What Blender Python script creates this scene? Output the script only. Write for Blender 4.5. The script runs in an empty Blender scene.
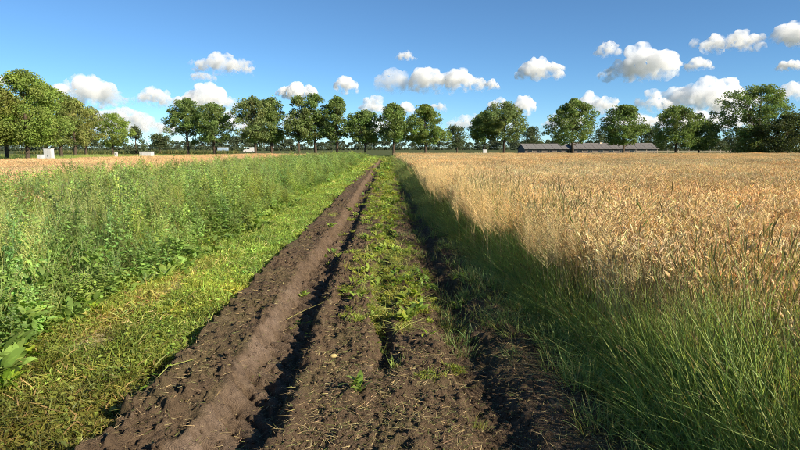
import bpy, math
import numpy as np
from mathutils import Vector, Matrix, Euler

SC = bpy.context.scene
COL = SC.collection
R = math.radians

# ------------------------------------------------------------------ camera
EYE, F, VPX, HOR = 1.6, 582.0, 387.0, 148.5
cam = bpy.data.cameras.new("camera")
cam.sensor_width = 36.0
cam.lens = F / 800.0 * 36.0
cam.clip_start, cam.clip_end = 0.05, 90000.0
camo = bpy.data.objects.new("camera", cam)
COL.objects.link(camo)
camo.location = (0, 0, EYE)
camo.rotation_euler = (R(90) - math.atan((225 - HOR) / F), 0, -math.atan((400 - VPX) / F))
SC.camera = camo

# ------------------------------------------------------------------ sky, sun, exposure
SUN_AZ, SUN_EL = 126.0, 27.0           # clockwise from the track's direction, above the horizon
world = bpy.data.worlds.new("World")
SC.world = world
world.use_nodes = True
wn = world.node_tree.nodes
wn.clear()
sky = wn.new("ShaderNodeTexSky")
sky.sky_type = 'NISHITA'
sky.sun_disc = False
sky.sun_elevation = R(SUN_EL)
sky.sun_rotation = R(SUN_AZ)
sky.altitude = 3500
sky.air_density = 1.05
sky.dust_density = 0.0
sky.ozone_density = 6.5
bg = wn.new("ShaderNodeBackground")
bg.inputs[1].default_value = 0.082
wo = wn.new("ShaderNodeOutputWorld")
wt = wn.new("ShaderNodeMix")
wt.data_type = 'RGBA'
wt.blend_type = 'MULTIPLY'
wt.inputs[0].default_value = 1.0
wt.inputs[7].default_value = (0.90, 1.0, 0.93, 1)
world.node_tree.links.new(sky.outputs[0], wt.inputs[6])
world.node_tree.links.new(wt.outputs[2], bg.inputs[0])
world.node_tree.links.new(bg.outputs[0], wo.inputs[0])

to_sun = Vector((math.sin(R(SUN_AZ)) * math.cos(R(SUN_EL)), math.cos(R(SUN_AZ)) * math.cos(R(SUN_EL)), math.sin(R(SUN_EL))))
sl = bpy.data.lights.new("sun", 'SUN')
sl.energy = 5.0
sl.angle = R(0.53)
sl.color = (1.0, 0.89, 0.72)
so = bpy.data.objects.new("sun", sl)
so.rotation_euler = to_sun.to_track_quat('Z', 'Y').to_euler()
so.location = (30, -20, 40)
COL.objects.link(so)

SC.view_settings.view_transform = 'Standard'
SC.view_settings.look = 'None'
SC.view_settings.exposure = 0.95
SC.view_settings.gamma = 1.0
SC.view_settings.use_curve_mapping = False
SC.render.engine = 'CYCLES'
SC.cycles.use_denoising = True
SC.cycles.denoiser = 'OPENIMAGEDENOISE'
SC.cycles.denoising_input_passes = 'RGB_ALBEDO_NORMAL'
SC.cycles.denoising_prefilter = 'NONE'
SC.cycles.pixel_filter_type = 'BLACKMAN_HARRIS'
SC.cycles.filter_width = 1.0
SC.cycles.max_bounces = 12
SC.cycles.diffuse_bounces = 5
SC.cycles.use_adaptive_sampling = True
SC.cycles.adaptive_threshold = 0.015
SC.cycles.glossy_bounces = 2
SC.cycles.transmission_bounces = 4
SC.cycles.volume_bounces = 10
SC.cycles.transparent_max_bounces = 8

# ------------------------------------------------------------------ numeric helpers
_tab = np.random.default_rng(99).random((512, 512)).astype(np.float64)


def vnoise(x, y, seed=0):
    x = np.asarray(x, float) + seed * 17.31
    y = np.asarray(y, float) + seed * 41.77
    ix, iy = np.floor(x).astype(int), np.floor(y).astype(int)
    fx, fy = x - ix, y - iy
    fx = fx * fx * (3 - 2 * fx)
    fy = fy * fy * (3 - 2 * fy)
    a = _tab[ix & 511, iy & 511]
    b = _tab[(ix + 1) & 511, iy & 511]
    c = _tab[ix & 511, (iy + 1) & 511]
    d = _tab[(ix + 1) & 511, (iy + 1) & 511]
    return (a * (1 - fx) + b * fx) * (1 - fy) + (c * (1 - fx) + d * fx) * fy


def fbm(x, y, scale, octs=3, seed=0):
    """zero-centred, about -0.5 .. 0.5"""
    s, a, tot = 0.0, 1.0, 0.0
    f = 1.0 / scale
    for o in range(octs):
        s = s + a * (vnoise(x * f, y * f, seed + o * 3) - 0.5)
        tot += a
        a *= 0.5
        f *= 2.03
    return s / tot


def sstep(a, b, x):
    t = np.clip((x - a) / (b - a), 0, 1)
    return t * t * (3 - 2 * t)


class MB:
    """collects vertices, faces, a colour for each vertex and a material index for each face"""

    def __init__(self):
        self.v, self.c, self.q, self.t, self.qm, self.tm, self.n = [], [], [], [], [], [], 0

    def add(self, v, quads=None, tris=None, col=(1, 1, 1), mat=0):
        v = np.asarray(v, float).reshape(-1, 3)
        c = np.asarray(col, float)
        if c.ndim == 1:
            c = np.tile(c, (len(v), 1))
        self.v.append(v)
        self.c.append(c)
        if quads is not None and len(quads):
            q = np.asarray(quads, int) + self.n
            self.q.append(q)
            self.qm.append(np.full(len(q), mat))
        if tris is not None and len(tris):
            t = np.asarray(tris, int) + self.n
            self.t.append(t)
            self.tm.append(np.full(len(t), mat))
        self.n += len(v)

    def mesh(self, name, mats, smooth=False):
        V = np.concatenate(self.v) if self.v else np.zeros((0, 3))
        C = np.concatenate(self.c) if self.c else np.zeros((0, 3))
        Q = np.concatenate(self.q) if self.q else np.zeros((0, 4), int)
        T = np.concatenate(self.t) if self.t else np.zeros((0, 3), int)
        mi = np.concatenate(self.qm + self.tm) if (self.qm or self.tm) else np.zeros(0, int)
        return raw_mesh(name, V, Q, T, mats, mi, C, smooth)


def raw_mesh(name, V, Q, T, mats, mi=None, C=None, smooth=False):
    me = bpy.data.meshes.new(name)
    nq, nt = len(Q), len(T)
    me.vertices.add(len(V))
    me.vertices.foreach_set("co", np.ascontiguousarray(V, np.float32).ravel())
    me.loops.add(nq * 4 + nt * 3)
    me.loops.foreach_set("vertex_index", np.concatenate([np.asarray(Q, np.int32).ravel(), np.asarray(T, np.int32).ravel()]).astype(np.int32))
    me.polygons.add(nq + nt)
    ls = np.concatenate([np.arange(nq) * 4, nq * 4 + np.arange(nt) * 3]).astype(np.int32)
    me.polygons.foreach_set("loop_start", ls)
    for m in mats:
        me.materials.append(m)
    if mi is not None and len(mi):
        me.polygons.foreach_set("material_index", np.asarray(mi, np.int32))
    me.polygons.foreach_set("use_smooth", np.full(nq + nt, smooth))
    if C is not None and len(C):
        a = me.attributes.new("Col", 'FLOAT_COLOR', 'POINT')
        cc = np.ones((len(V), 4), np.float32)
        cc[:, :3] = C
        a.data.foreach_set("color", cc.ravel())
    me.update(calc_edges=True)
    me.validate()
    return me


def link(name, me, parent=None, loc=(0, 0, 0), rot=None, **props):
    o = bpy.data.objects.new(name, me)
    COL.objects.link(o)
    o.location = loc
    if rot is not None:
        o.rotation_euler = rot
    if parent is not None:
        o.parent = parent
    for k, v in props.items():
        o[k] = v
    return o


def tag(o, label=None, category=None, group=None, kind=None):
    for k, v in (("label", label), ("category", category), ("group", group), ("kind", kind)):
        if v:
            o[k] = v
    return o


def box(mb, x0, x1, y0, y1, z0, z1, col=(1, 1, 1), mat=0):
    v = [(x, y, z) for z in (z0, z1) for y in (y0, y1) for x in (x0, x1)]
    q = [(0, 2, 3, 1), (4, 5, 7, 6), (0, 1, 5, 4), (2, 6, 7, 3), (0, 4, 6, 2), (1, 3, 7, 5)]
    mb.add(v, quads=q, col=col, mat=mat)


def tube(mb, pts, rad, k=6, col=(1, 1, 1), mat=0):
    pts = np.asarray(pts, float)
    n = len(pts)
    rad = np.broadcast_to(np.asarray(rad, float), (n,))
    tan = np.gradient(pts, axis=0)
    tan /= np.linalg.norm(tan, axis=1, keepdims=True) + 1e-9
    ref = np.array([0.3, 0.9, 0.1]) if abs(tan[0][2]) > 0.6 else np.array([0, 0, 1.0])
    a = np.cross(tan, ref)
    a /= np.linalg.norm(a, axis=1, keepdims=True) + 1e-9
    b = np.cross(tan, a)
    th = np.arange(k) / k * 2 * np.pi
    v = pts[:, None] + rad[:, None, None] * (a[:, None] * np.cos(th)[None, :, None] + b[:, None] * np.sin(th)[None, :, None])
    q = []
    for i in range(n - 1):
        for j in range(k):
            q.append((i * k + j, i * k + (j + 1) % k, (i + 1) * k + (j + 1) % k, (i + 1) * k + j))
    mb.add(v.reshape(-1, 3), quads=q, col=col, mat=mat)


def ribbons(mb, base, az, length, width, t0, t1, segs=3, col=(1, 1, 1), prof='grass', twist=None, tipcol=None, rng=None):
    """N curved blades. t0/t1: lean from vertical at base and tip (radians)."""
    base = np.asarray(base, float)
    N = len(base)
    az, length, width, t0, t1 = (np.broadcast_to(np.asarray(a, float), (N,)) for a in (az, length, width, t0, t1))
    s = np.linspace(0, 1, segs + 1)
    if prof == 'grass':
        w = np.clip(1.0 - s ** 2.2, 0.04, 1) * (0.75 + 0.25 * np.sin(np.pi * np.clip(s * 1.4, 0, 1)))
    elif prof == 'leaf':
        w = np.clip(np.sin(np.pi * np.clip(s * 0.93 + 0.07, 0, 1)) ** 0.8, 0.05, 1)
    elif prof == 'ear':
        w = np.interp(s, [0, .15, .6, 1], [.45, 1, .85, .12])
    else:
        w = np.linspace(1, .6, segs + 1)
    th = t0[:, None] + (t1 - t0)[:, None] * s[None]
    ds = length[:, None] / segs
    hx = np.concatenate([np.zeros((N, 1)), np.cumsum(np.sin((th[:, 1:] + th[:, :-1]) / 2) * ds, axis=1)], axis=1)
    hz = np.concatenate([np.zeros((N, 1)), np.cumsum(np.cos((th[:, 1:] + th[:, :-1]) / 2) * ds, axis=1)], axis=1)
    ca, sa = np.cos(az)[:, None], np.sin(az)[:, None]
    P = np.stack([base[:, 0:1] + hx * ca, base[:, 1:2] + hx * sa, base[:, 2:3] + hz], axis=2)
    tw = np.zeros(N) if twist is None else np.broadcast_to(np.asarray(twist, float), (N,))
    # side vector: horizontal perpendicular mixed with the blade's own normal
    side = np.stack([-np.sin(az), np.cos(az), np.zeros(N)], axis=1)[:, None, :]
    nrm = np.stack([np.cos(th) * ca, np.cos(th) * sa, -np.sin(th)], axis=2)
    sd = side * np.cos(tw)[:, None, None] + nrm * np.sin(tw)[:, None, None]
    half = 0.5 * width[:, None, None] * w[None, :, None]
    L, Rr = P - sd * half, P + sd * half
    V = np.stack([L, Rr], axis=2).reshape(N, -1, 3)
    m = 2 * (segs + 1)
    i = np.arange(segs)
    q1 = np.stack([2 * i, 2 * i + 1, 2 * i + 3, 2 * i + 2], axis=1)
    Q = (q1[None] + (np.arange(N) * m)[:, None, None]).reshape(-1, 4)
    c = np.asarray(col, float)
    c = np.tile(c, (N, 1)) if c.ndim == 1 else c
    if tipcol is not None:
        tc = np.asarray(tipcol, float)
        tc = np.tile(tc, (N, 1)) if tc.ndim == 1 else tc
        cc = c[:, None] * (1 - s[None, :, None]) + tc[:, None] * s[None, :, None]
        cc = np.repeat(cc, 2, axis=1).reshape(-1, 3)
    else:
        cc = np.repeat(c, m, axis=0)
    mb.add(V.reshape(-1, 3), quads=Q, col=cc)
    return P


def cards(mb, cen, length, width, col, rng, up=0.35, tris=False):
    """N small diamond leaves in random directions, their faces tending upwards by 'up'"""
    N = len(cen)
    n = rng.normal(size=(N, 3))
    n /= np.linalg.norm(n, axis=1, keepdims=True)
    n[:, 2] = np.abs(n[:, 2]) + up
    n /= np.linalg.norm(n, axis=1, keepdims=True)
    t = np.cross(n, rng.normal(size=(N, 3)))
    t /= np.linalg.norm(t, axis=1, keepdims=True) + 1e-9
    b = np.cross(n, t)
    length = np.broadcast_to(np.asarray(length, float), (N,))[:, None]
    width = np.broadcast_to(np.asarray(width, float), (N,))[:, None]
    fold = n * length * 0.12
    V = np.stack([cen - t * length * .5, cen + b * width * .5 + fold - t * length * .08, cen + t * length * .5, cen - b * width * .5 + fold - t * length * .08], axis=1)
    Q = np.arange(N * 4).reshape(N, 4)
    c = np.asarray(col, float)
    if c.ndim == 1:
        c = np.tile(c, (N, 1))
    mb.add(V.reshape(-1, 3), quads=Q, col=np.repeat(c, 4, axis=0))


def jit(col, n, rng, v=0.18, h=0.06):
    c = np.asarray(col, float)[None] * (1 + v * rng.normal(size=(n, 1))) * (1 + h * rng.normal(size=(n, 3)))
    return np.clip(c, 0.002, 0.95)


# ------------------------------------------------------------------ materials
def new_mat(name):
    m = bpy.data.materials.new(name)
    m.use_nodes = True
    nt = m.node_tree
    nt.nodes.clear()
    out = nt.nodes.new("ShaderNodeOutputMaterial")
    return m, nt, out


def N(nt, t, **kw):
    n = nt.nodes.new(t)
    for k, v in kw.items():
        setattr(n, k, v)
    return n


def plant_mat(name, trans=0.35, rough=0.55, spec=0.25, instanced=True, ttint=(1.25, 1.15, 0.6)):
    m, nt, out = new_mat(name)
    L = nt.links.new
    col = N(nt, "ShaderNodeAttribute", attribute_name="Col")
    c = col.outputs["Color"]
    if instanced:
        ti = N(nt, "ShaderNodeAttribute", attribute_name="tint", attribute_type='INSTANCER')
        mx = N(nt, "ShaderNodeMix", data_type='RGBA', blend_type='MULTIPLY')
        mx.inputs[0].default_value = 1.0
        L(c, mx.inputs[6])
        L(ti.outputs["Color"], mx.inputs[7])
        c = mx.outputs[2]
    p = N(nt, "ShaderNodeBsdfPrincipled")
    p.inputs["Roughness"].default_value = rough
    p.inputs["Specular IOR Level"].default_value = spec
    t = N(nt, "ShaderNodeBsdfTranslucent")
    mix = N(nt, "ShaderNodeMixShader")
    mix.inputs[0].default_value = trans
    tc = N(nt, "ShaderNodeMix", data_type='RGBA', blend_type='MULTIPLY')
    tc.inputs[0].default_value = 1.0
    tc.inputs[7].default_value = (*ttint, 1)
    L(c, tc.inputs[6])
    L(c, p.inputs["Base Color"])
    L(tc.outputs[2], t.inputs[0])
    L(p.outputs[0], mix.inputs[1])
    L(t.outputs[0], mix.inputs[2])
    L(mix.outputs[0], out.inputs[0])
    return m


M_LEAF_I = plant_mat("leaf_scattered", 0.42, 0.5, 0.3, True)
M_STRAW_I = plant_mat("straw_scattered", 0.25, 0.6, 0.25, True, (1.1, 1.05, 0.85))
M_LEAF = plant_mat("leaf", 0.42, 0.6, 0.08, False)
M_TREE = plant_mat("tree_leaf", 0.4, 0.55, 0.25, False)
M_STRAW = plant_mat("straw", 0.2, 0.6, 0.2, False)


def plain_mat(name, col, rough=0.7, var=0.12, scale=6.0, spec=0.3, metallic=0.0, bump=0.0):
    m, nt, out = new_mat(name)
    L = nt.links.new
    p = N(nt, "ShaderNodeBsdfPrincipled")
    p.inputs["Roughness"].default_value = rough
    p.inputs["Specular IOR Level"].default_value = spec
    p.inputs["Metallic"].default_value = metallic
    tc = N(nt, "ShaderNodeTexCoord")
    nz = N(nt, "ShaderNodeTexNoise")
    nz.inputs["Scale"].default_value = scale
    nz.inputs["Detail"].default_value = 6
    L(tc.outputs["Object"], nz.inputs["Vector"])
    r = N(nt, "ShaderNodeMix", data_type='RGBA')
    a = [max(0, c * (1 - var * 2)) for c in col]
    b = [min(1, c * (1 + var * 2)) for c in col]
    r.inputs[6].default_value = (*a, 1)
    r.inputs[7].default_value = (*b, 1)
    L(nz.outputs["Fac"], r.inputs[0])
    L(r.outputs[2], p.inputs["Base Color"])
    if bump:
        bp = N(nt, "ShaderNodeBump")
        bp.inputs["Strength"].default_value = bump
        L(nz.outputs["Fac"], bp.inputs["Height"])
        L(bp.outputs[0], p.inputs["Normal"])
    L(p.outputs[0], out.inputs[0])
    return m


def soil_mat():
    """soil: crumbly brown; 'Col' red = share of plant litter, green = share of pressed, dried soil"""
    m, nt, out = new_mat("soil")
    L = nt.links.new
    tc = N(nt, "ShaderNodeTexCoord")
    at = N(nt, "ShaderNodeAttribute", attribute_name="Col")
    sep = N(nt, "ShaderNodeSeparateColor")
    L(at.outputs["Color"], sep.inputs[0])

    def noise(scale, detail=6, rough=0.6):
        n = N(nt, "ShaderNodeTexNoise")
        n.inputs["Scale"].default_value = scale
        n.inputs["Detail"].default_value = detail
        n.inputs["Roughness"].default_value = rough
        L(tc.outputs["Object"], n.inputs["Vector"])
        return n.outputs["Fac"]

    def ramp(src, a, b):
        r = N(nt, "ShaderNodeMapRange")
        r.inputs["From Min"].default_value = a
        r.inputs["From Max"].default_value = b
        L(src, r.inputs["Value"])
        return r.outputs[0]

    def mix(fac, a, b):
        x = N(nt, "ShaderNodeMix", data_type='RGBA')
        for i, s in ((0, fac), (6, a), (7, b)):
            if hasattr(s, "is_linked"):
                L(s, x.inputs[i])
            else:
                x.inputs[i].default_value = s if i == 0 else (*s, 1)
        return x.outputs[2]

    n1, n2, n3 = noise(2.2), noise(28.0), noise(160.0, 4)
    c = mix(ramp(n2, .35, .68), (0.068, 0.046, 0.029), (0.190, 0.131, 0.081))
    c = mix(ramp(n1, .4, .65), c, (0.120, 0.082, 0.051))
    c = mix(ramp(noise(5.5, 5, .7), .58, .70), c, (0.215, 0.160, 0.108))
    c2 = mix(ramp(n2, .3, .75), (0.150, 0.106, 0.075), (0.262, 0.190, 0.136))
    c = mix(sep.outputs[1], c, c2)
    g = mix(ramp(n3, .35, .65), (0.070, 0.068, 0.022), (0.185, 0.165, 0.065))
    c = mix(sep.outputs[0], c, g)
    pr = N(nt, "ShaderNodeBsdfPrincipled")
    pr.inputs["Roughness"].default_value = 0.92
    pr.inputs["Specular IOR Level"].default_value = 0.12
    L(c, pr.inputs["Base Color"])
    bp = N(nt, "ShaderNodeBump")
    bp.inputs["Strength"].default_value = 1.0
    bp.inputs["Distance"].default_value = 0.02
    ad = N(nt, "ShaderNodeMath", operation='ADD')
    L(n3, ad.inputs[0])
    L(noise(70.0, 5), ad.inputs[1])
    L(ad.outputs[0], bp.inputs["Height"])
    L(bp.outputs[0], pr.inputs["Normal"])
    L(pr.outputs[0], out.inputs[0])
    return m


M_SOIL = soil_mat()
M_GROUND = plain_mat("meadow_ground", (0.075, 0.088, 0.026), 0.95, 0.3, 0.4, 0.1)
M_STUBBLE = plain_mat("field_soil", (0.17, 0.115, 0.055), 0.95, 0.2, 3.0, 0.1)
M_VERGE = plain_mat("road_verge", (0.25, 0.24, 0.08), 0.95, 0.2, 0.7, 0.1)
M_ASPHALT = plain_mat("asphalt", (0.06, 0.06, 0.062), 0.9, 0.1, 3.0)
M_BARK = plain_mat("bark", (0.075, 0.056, 0.040), 0.9, 0.35, 9.0, 0.1, bump=0.4)
M_WHITE = plain_mat("white_paint", (0.52, 0.51, 0.48), 0.5, 0.05, 4.0)
M_GREY = plain_mat("grey_paint", (0.30, 0.33, 0.36), 0.5, 0.08, 4.0)
M_DARK = plain_mat("dark_paint", (0.03, 0.03, 0.032), 0.5, 0.1, 4.0)
M_GLASS = plain_mat("dark_glass", (0.02, 0.025, 0.03), 0.08, 0.1, 2.0, 0.6)
M_ROOF_A = plain_mat("roof_sheet_blue_grey", (0.165, 0.158, 0.150), 0.85, 0.15, 1.5)
M_ROOF_B = plain_mat("roof_sheet_brown_grey", (0.150, 0.138, 0.128), 0.85, 0.2, 1.2)
M_WALL = plain_mat("barn_wall", (0.12, 0.10, 0.085), 0.8, 0.15, 2.0)
M_CREAM = plain_mat("cream_render", (0.62, 0.52, 0.36), 0.8, 0.08, 3.0)
M_POST = plain_mat("weathered_wood", (0.33, 0.29, 0.22), 0.85, 0.2, 8.0)
M_TUBER = plain_mat("tuber_skin", (0.36, 0.285, 0.12), 0.8, 0.45, 30.0, bump=0.2)


# ------------------------------------------------------------------ the terrain of the track
def height(x, y, fine=True):
    x = np.asarray(x, float)
    y = np.asarray(y, float)
    wob = 0.10 * fbm(y, y * 0 + 3.1, 2.4, 2, 5) + 0.05 * fbm(y, x * 0 + 1.7, 0.55, 2, 9)
    rag = 0.11 * fbm(x, y, 0.22, 3, 21) + 0.07 * fbm(x, y, 0.07, 2, 23)
    xs = x + wob + rag
    ridge = 0.06 * (1 - sstep(5.2, 7.5, y)) * (0.75 + 0.6 * fbm(y, x * 0, 0.5, 2, 14))
    lz = sstep(-1.17, -1.09, xs) * (1 - sstep(-0.76, -0.70, xs))
    ph0 = y / 0.25 + 0.4 * fbm(x, y, 0.8, 2, 41) + 3.4 * (xs + .95) + 10.0 * (xs + .95) ** 2
    sc0 = ph0 % 1.0
    lamp = np.clip(.95 + 1.4 * fbm(x, y, .9, 2, 47), .55, 1.25)
    bulge = np.sqrt(np.clip(1 - ((sc0 - .5) / .5) ** 2, 0, 1))
    crease = np.exp(-((sc0 - .5) / .5) ** 12)
    lug_d = bulge * crease - .62
    xs = xs - lz * lamp * 0.065 * lug_d
    lugh = lz * lamp * 0.055 * lug_d
    h = np.interp(xs,
                  [-1.74, -1.66, -1.58, -1.53, -1.30, -1.10, -0.98, -0.71, -0.63, -0.56, -0.46, -0.30, 0.0, 0.30, 0.42, 0.52, 0.70, 0.82, 1.0, 1.3, 1.6],
                  [0.0, -0.05, -0.045, 0.10, 0.09, 0.085, -0.075, -0.09, 0.03, 0.045, 0.03, 0.045, 0.05, 0.05, 0.02, -0.085, -0.085, 0.01, 0.05, 0.035, 0.0])
    h = h + lugh
    h = h + ridge * np.exp(-((xs + 0.60) / 0.055) ** 2)
    soilness = sstep(-1.62, -1.50, xs) * (1 - sstep(1.15, 1.45, xs))
    # hollows down the middle
    holl = np.clip(fbm(y, x * 0 + 8.0, 1.3, 2, 33) * 2.6 + 0.55, 0, 1) * sstep(3.6, 4.3, y)
    h = h - 0.13 * holl * np.exp(-((xs + 0.05) / 0.085) ** 2)
    # tyre lugs pressed into the floor and the flank of the ruts
    lug_l = sstep(-1.13, -1.07, xs) * (1 - sstep(-0.74, -0.68, xs))
    ph = (y - 0.8 * (xs + 0.83)) / 0.23 + 0.35 * fbm(x, y, 0.8, 2, 41)
    lug = np.abs((ph % 1.0) - 0.5) * 2
    lugp = sstep(0.15, 0.5, lug) * (1 - 0.0 * lug)
    lug_r = sstep(0.42, 0.50, xs) * (1 - sstep(0.70, 0.76, xs))
    h = h + lug_r * 0.025 * (lugp - 0.6)
    # clods
    rough = soilness * (1 - (0.45 - .25 * sstep(4.5, 8, y)) * lug_l) * np.clip(.85 + 2.0 * fbm(x, y, .75, 2, 67), .35, 1.6)
    h = h + rough * (0.085 * fbm(x, y, 0.34, 2, 51) + 0.058 * fbm(x, y, 0.10, 2, 53))
    h = h + (1 - soilness) * 0.05 * fbm(x, y, 0.5, 2, 57)
    if fine:
        cl = np.clip(fbm(x, y, 0.045, 2, 61) + .5 * fbm(x, y, 0.11, 2, 65) - 0.03, 0, 1)
        h = h + rough * (0.105 * cl + 0.026 * fbm(x, y, 0.022, 2, 63))
    return h, soilness, lug_l, lug_r


XR, XL = 2.1, -3.3
gy = [1.9]
while gy[-1] < 92.0:
    gy.append(gy[-1] + max(0.008, gy[-1] * 0.0033))
gy = np.concatenate([np.arange(-6.0, 1.9, 0.06), np.array(gy)])
gx = np.concatenate([np.linspace(XL, -1.72, 40), np.linspace(-1.71, 1.30, 290), np.linspace(1.32, XR, 24)])
GX, GY = np.meshgrid(gx, gy)
HZ, SOILN, LUGL, LUGR = height(GX, GY)
edge = sstep(XR, XR - 0.12, GX) * sstep(XL, XL + .12, GX)
HZ = HZ * edge + 0.006
nx_, ny_ = len(gx), len(gy)
idx = np.arange(nx_ * ny_).reshape(ny_, nx_)
QD = np.stack([idx[:-1, :-1], idx[:-1, 1:], idx[1:, 1:], idx[1:, :-1]], axis=2).reshape(-1, 4)
litter = np.clip((1 - SOILN) * 0.85 + 0.30 * sstep(0.0, 0.25, fbm(GX, GY, 0.35, 3, 71)) * (1 - LUGL), 0, 1)
press = (LUGL * sstep(-0.075, 0.03, HZ + 0.05 * fbm(GX, GY, .3, 2, 73)) * 0.8 + 0.2 * LUGL) * np.clip(.70 + 2.2 * fbm(GX, GY, .22, 3, 75), .05, 1) * (1 - .6 * sstep(4.5, 8, GY))
CT = np.stack([litter, np.clip(press, 0, 1), litter * 0], axis=2).reshape(-1, 3)
me = raw_mesh("dirt_track", np.stack([GX, GY, HZ], axis=2).reshape(-1, 3), QD, np.zeros((0, 3), int), [M_SOIL], None, CT, True)
tag(link("dirt_track", me), "dark brown rutted dirt track with tyre prints running to the tree row", "track", kind="structure")


def hz(x, y):
    h, *_ = height(np.asarray(x, float), np.asarray(y, float), False)
    e = sstep(XR, XR - 0.12, x) * sstep(XL, XL + .12, x)
    return h * e + 0.006


# one ground sheet, sunk under the track
xb = np.array([-40000, -6000, -1000, -200, -60, -20, -8, XL - .03, XL + .04, XR - .04, XR + .03, 8, 20, 60, 200, 1000, 6000, 40000.])
yb = np.array([-3000, -300, -40, -6.05, -5.9, 20, 50, 91.8, 92.1, 110, 200, 600, 3000, 12000, 50000.])
BX, BY = np.meshgrid(xb, yb)
BZ = np.where((BX < XR) & (BX > XL) & (BY > -6.0) & (BY < 92), -0.4, 0.0)
ii = np.arange(BX.size).reshape(BX.shape)
QB = np.stack([ii[:-1, :-1], ii[:-1, 1:], ii[1:, 1:], ii[1:, :-1]], axis=2).reshape(-1, 4)
me = raw_mesh("ground", np.stack([BX, BY, BZ], axis=2).reshape(-1, 3), QB, np.zeros((0, 3), int), [M_GROUND])
tag(link("ground", me), "flat green farmland reaching to the horizon", "ground", kind="structure")


def sheet(name, pts, mat, z, label, cat):
    m = MB()
    m.add([(p[0], p[1], z) for p in pts], quads=[list(range(4))] if len(pts) == 4 else None)
    return tag(link(name, m.mesh(name, [mat])), label, cat, kind="structure")


sheet("wheat_field_soil", [(1.9, -5), (120, -5), (120, 92), (1.9, 92)], M_STUBBLE, 0.012, "bare brown soil beneath the ripe wheat", "field")
sheet("grain_field_soil", [(-8, 2), (-8, 88), (-21, 88), (-35, 2)], M_STUBBLE, 0.012, "brown soil under the ripe grain past the weed strip", "field")
sheet("headland", [(-8, 92.2), (120, 92.2), (120, 97), (-8, 97)], M_VERGE, 0.008, "pale mown grass strip across the end of the track", "verge")
sheet("country_road", [(-300, 112), (300, 112), (300, 115.5), (-300, 115.5)], M_ASPHALT, 0.008, "narrow asphalt road passing behind the tree row", "road")


# ------------------------------------------------------------------ scattering ("stuff" only)
def proto(name, mb, mats, smooth=False):
    return bpy.data.objects.new(name, mb.mesh(name, mats, smooth))


def scatter(name, P, rot, scl, which, protos, tint, label, cat):
    n = len(P)
    me = bpy.data.meshes.new(name)
    me.vertices.add(n)
    me.vertices.foreach_set("co", np.ascontiguousarray(P, np.float32).ravel())

    def attr(an, typ, key, val):
        a = me.attributes.new(an, typ, 'POINT')
        a.data.foreach_set(key, np.ascontiguousarray(val).ravel())

    scl = np.asarray(scl, np.float32)
    if scl.ndim == 1:
        scl = np.repeat(scl[:, None], 3, axis=1)
    attr("rot", 'FLOAT_VECTOR', "vector", np.asarray(rot, np.float32))
    attr("scl", 'FLOAT_VECTOR', "vector", scl)
    attr("idx", 'INT', "value", np.asarray(which, np.int32))
    t4 = np.ones((n, 4), np.float32)
    t4[:, :3] = tint
    attr("tint", 'FLOAT_COLOR', "color", t4)
    ng = bpy.data.node_groups.new(name + "_nodes", 'GeometryNodeTree')
    ng.interface.new_socket("Geometry", in_out='INPUT', socket_type='NodeSocketGeometry')
    ng.interface.new_socket("Geometry", in_out='OUTPUT', socket_type='NodeSocketGeometry')
    nn, L = ng.nodes, ng.links.new
    gi, go = nn.new("NodeGroupInput"), nn.new("NodeGroupOutput")

    def named(an, typ):
        a = nn.new("GeometryNodeInputNamedAttribute")
        a.data_type = typ
        a.inputs["Name"].default_value = an
        return a.outputs["Attribute"]

    er = nn.new("FunctionNodeEulerToRotation")
    L(named("rot", 'FLOAT_VECTOR'), er.inputs[0])
    sc = named("scl", 'FLOAT_VECTOR')
    ix = named("idx", 'INT')
    jn = nn.new("GeometryNodeJoinGeometry")
    for k, po in enumerate(protos):
        oi = nn.new("GeometryNodeObjectInfo")
        oi.inputs["Object"].default_value = po
        oi.inputs["As Instance"].default_value = False
        cm = nn.new("FunctionNodeCompare")
        cm.data_type = 'INT'
        cm.operation = 'EQUAL'
        ins = [s for s in cm.inputs if s.type == 'INT']
        L(ix, ins[0])
        ins[1].default_value = k
        ip = nn.new("GeometryNodeInstanceOnPoints")
        L(gi.outputs[0], ip.inputs["Points"])
        L(cm.outputs[0], ip.inputs["Selection"])
        L(oi.outputs["Geometry"], ip.inputs["Instance"])
        L(er.outputs[0], ip.inputs["Rotation"])
        L(sc, ip.inputs["Scale"])
        L(ip.outputs[0], jn.inputs[0])
    L(jn.outputs[0], go.inputs[0])
    o = link(name, me)
    md = o.modifiers.new("scatter", 'NODES')
    md.node_group = ng
    return tag(o, label, cat, kind="stuff")


def grid_pts(x0, x1, y0, y1, step, rng, j=0.5, growth=0.0):
    """jittered points; with growth the spacing widens with distance y"""
    out = []
    y = y0
    while y < y1:
        s = max(step, growth * y)
        xs = np.arange(x0, x1, s) + s * 0.5
        p = np.stack([xs, np.full(len(xs), y + s / 2), np.full(len(xs), s)], axis=1)
        p[:, :2] += rng.uniform(-j, j, (len(xs), 2)) * s
        out.append(p)
        y += s
    return np.concatenate(out)


def inview(P, margin=3.0):
    return (P[:, 0] > -(0.74 * P[:, 1] + margin)) & (P[:, 0] < 0.72 * P[:, 1] + margin)


def rots(n, rng, tilt=0.06):
    r = rng.normal(0, tilt, (n, 3))
    r[:, 2] = rng.uniform(0, 2 * np.pi, n)
    return r


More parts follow.
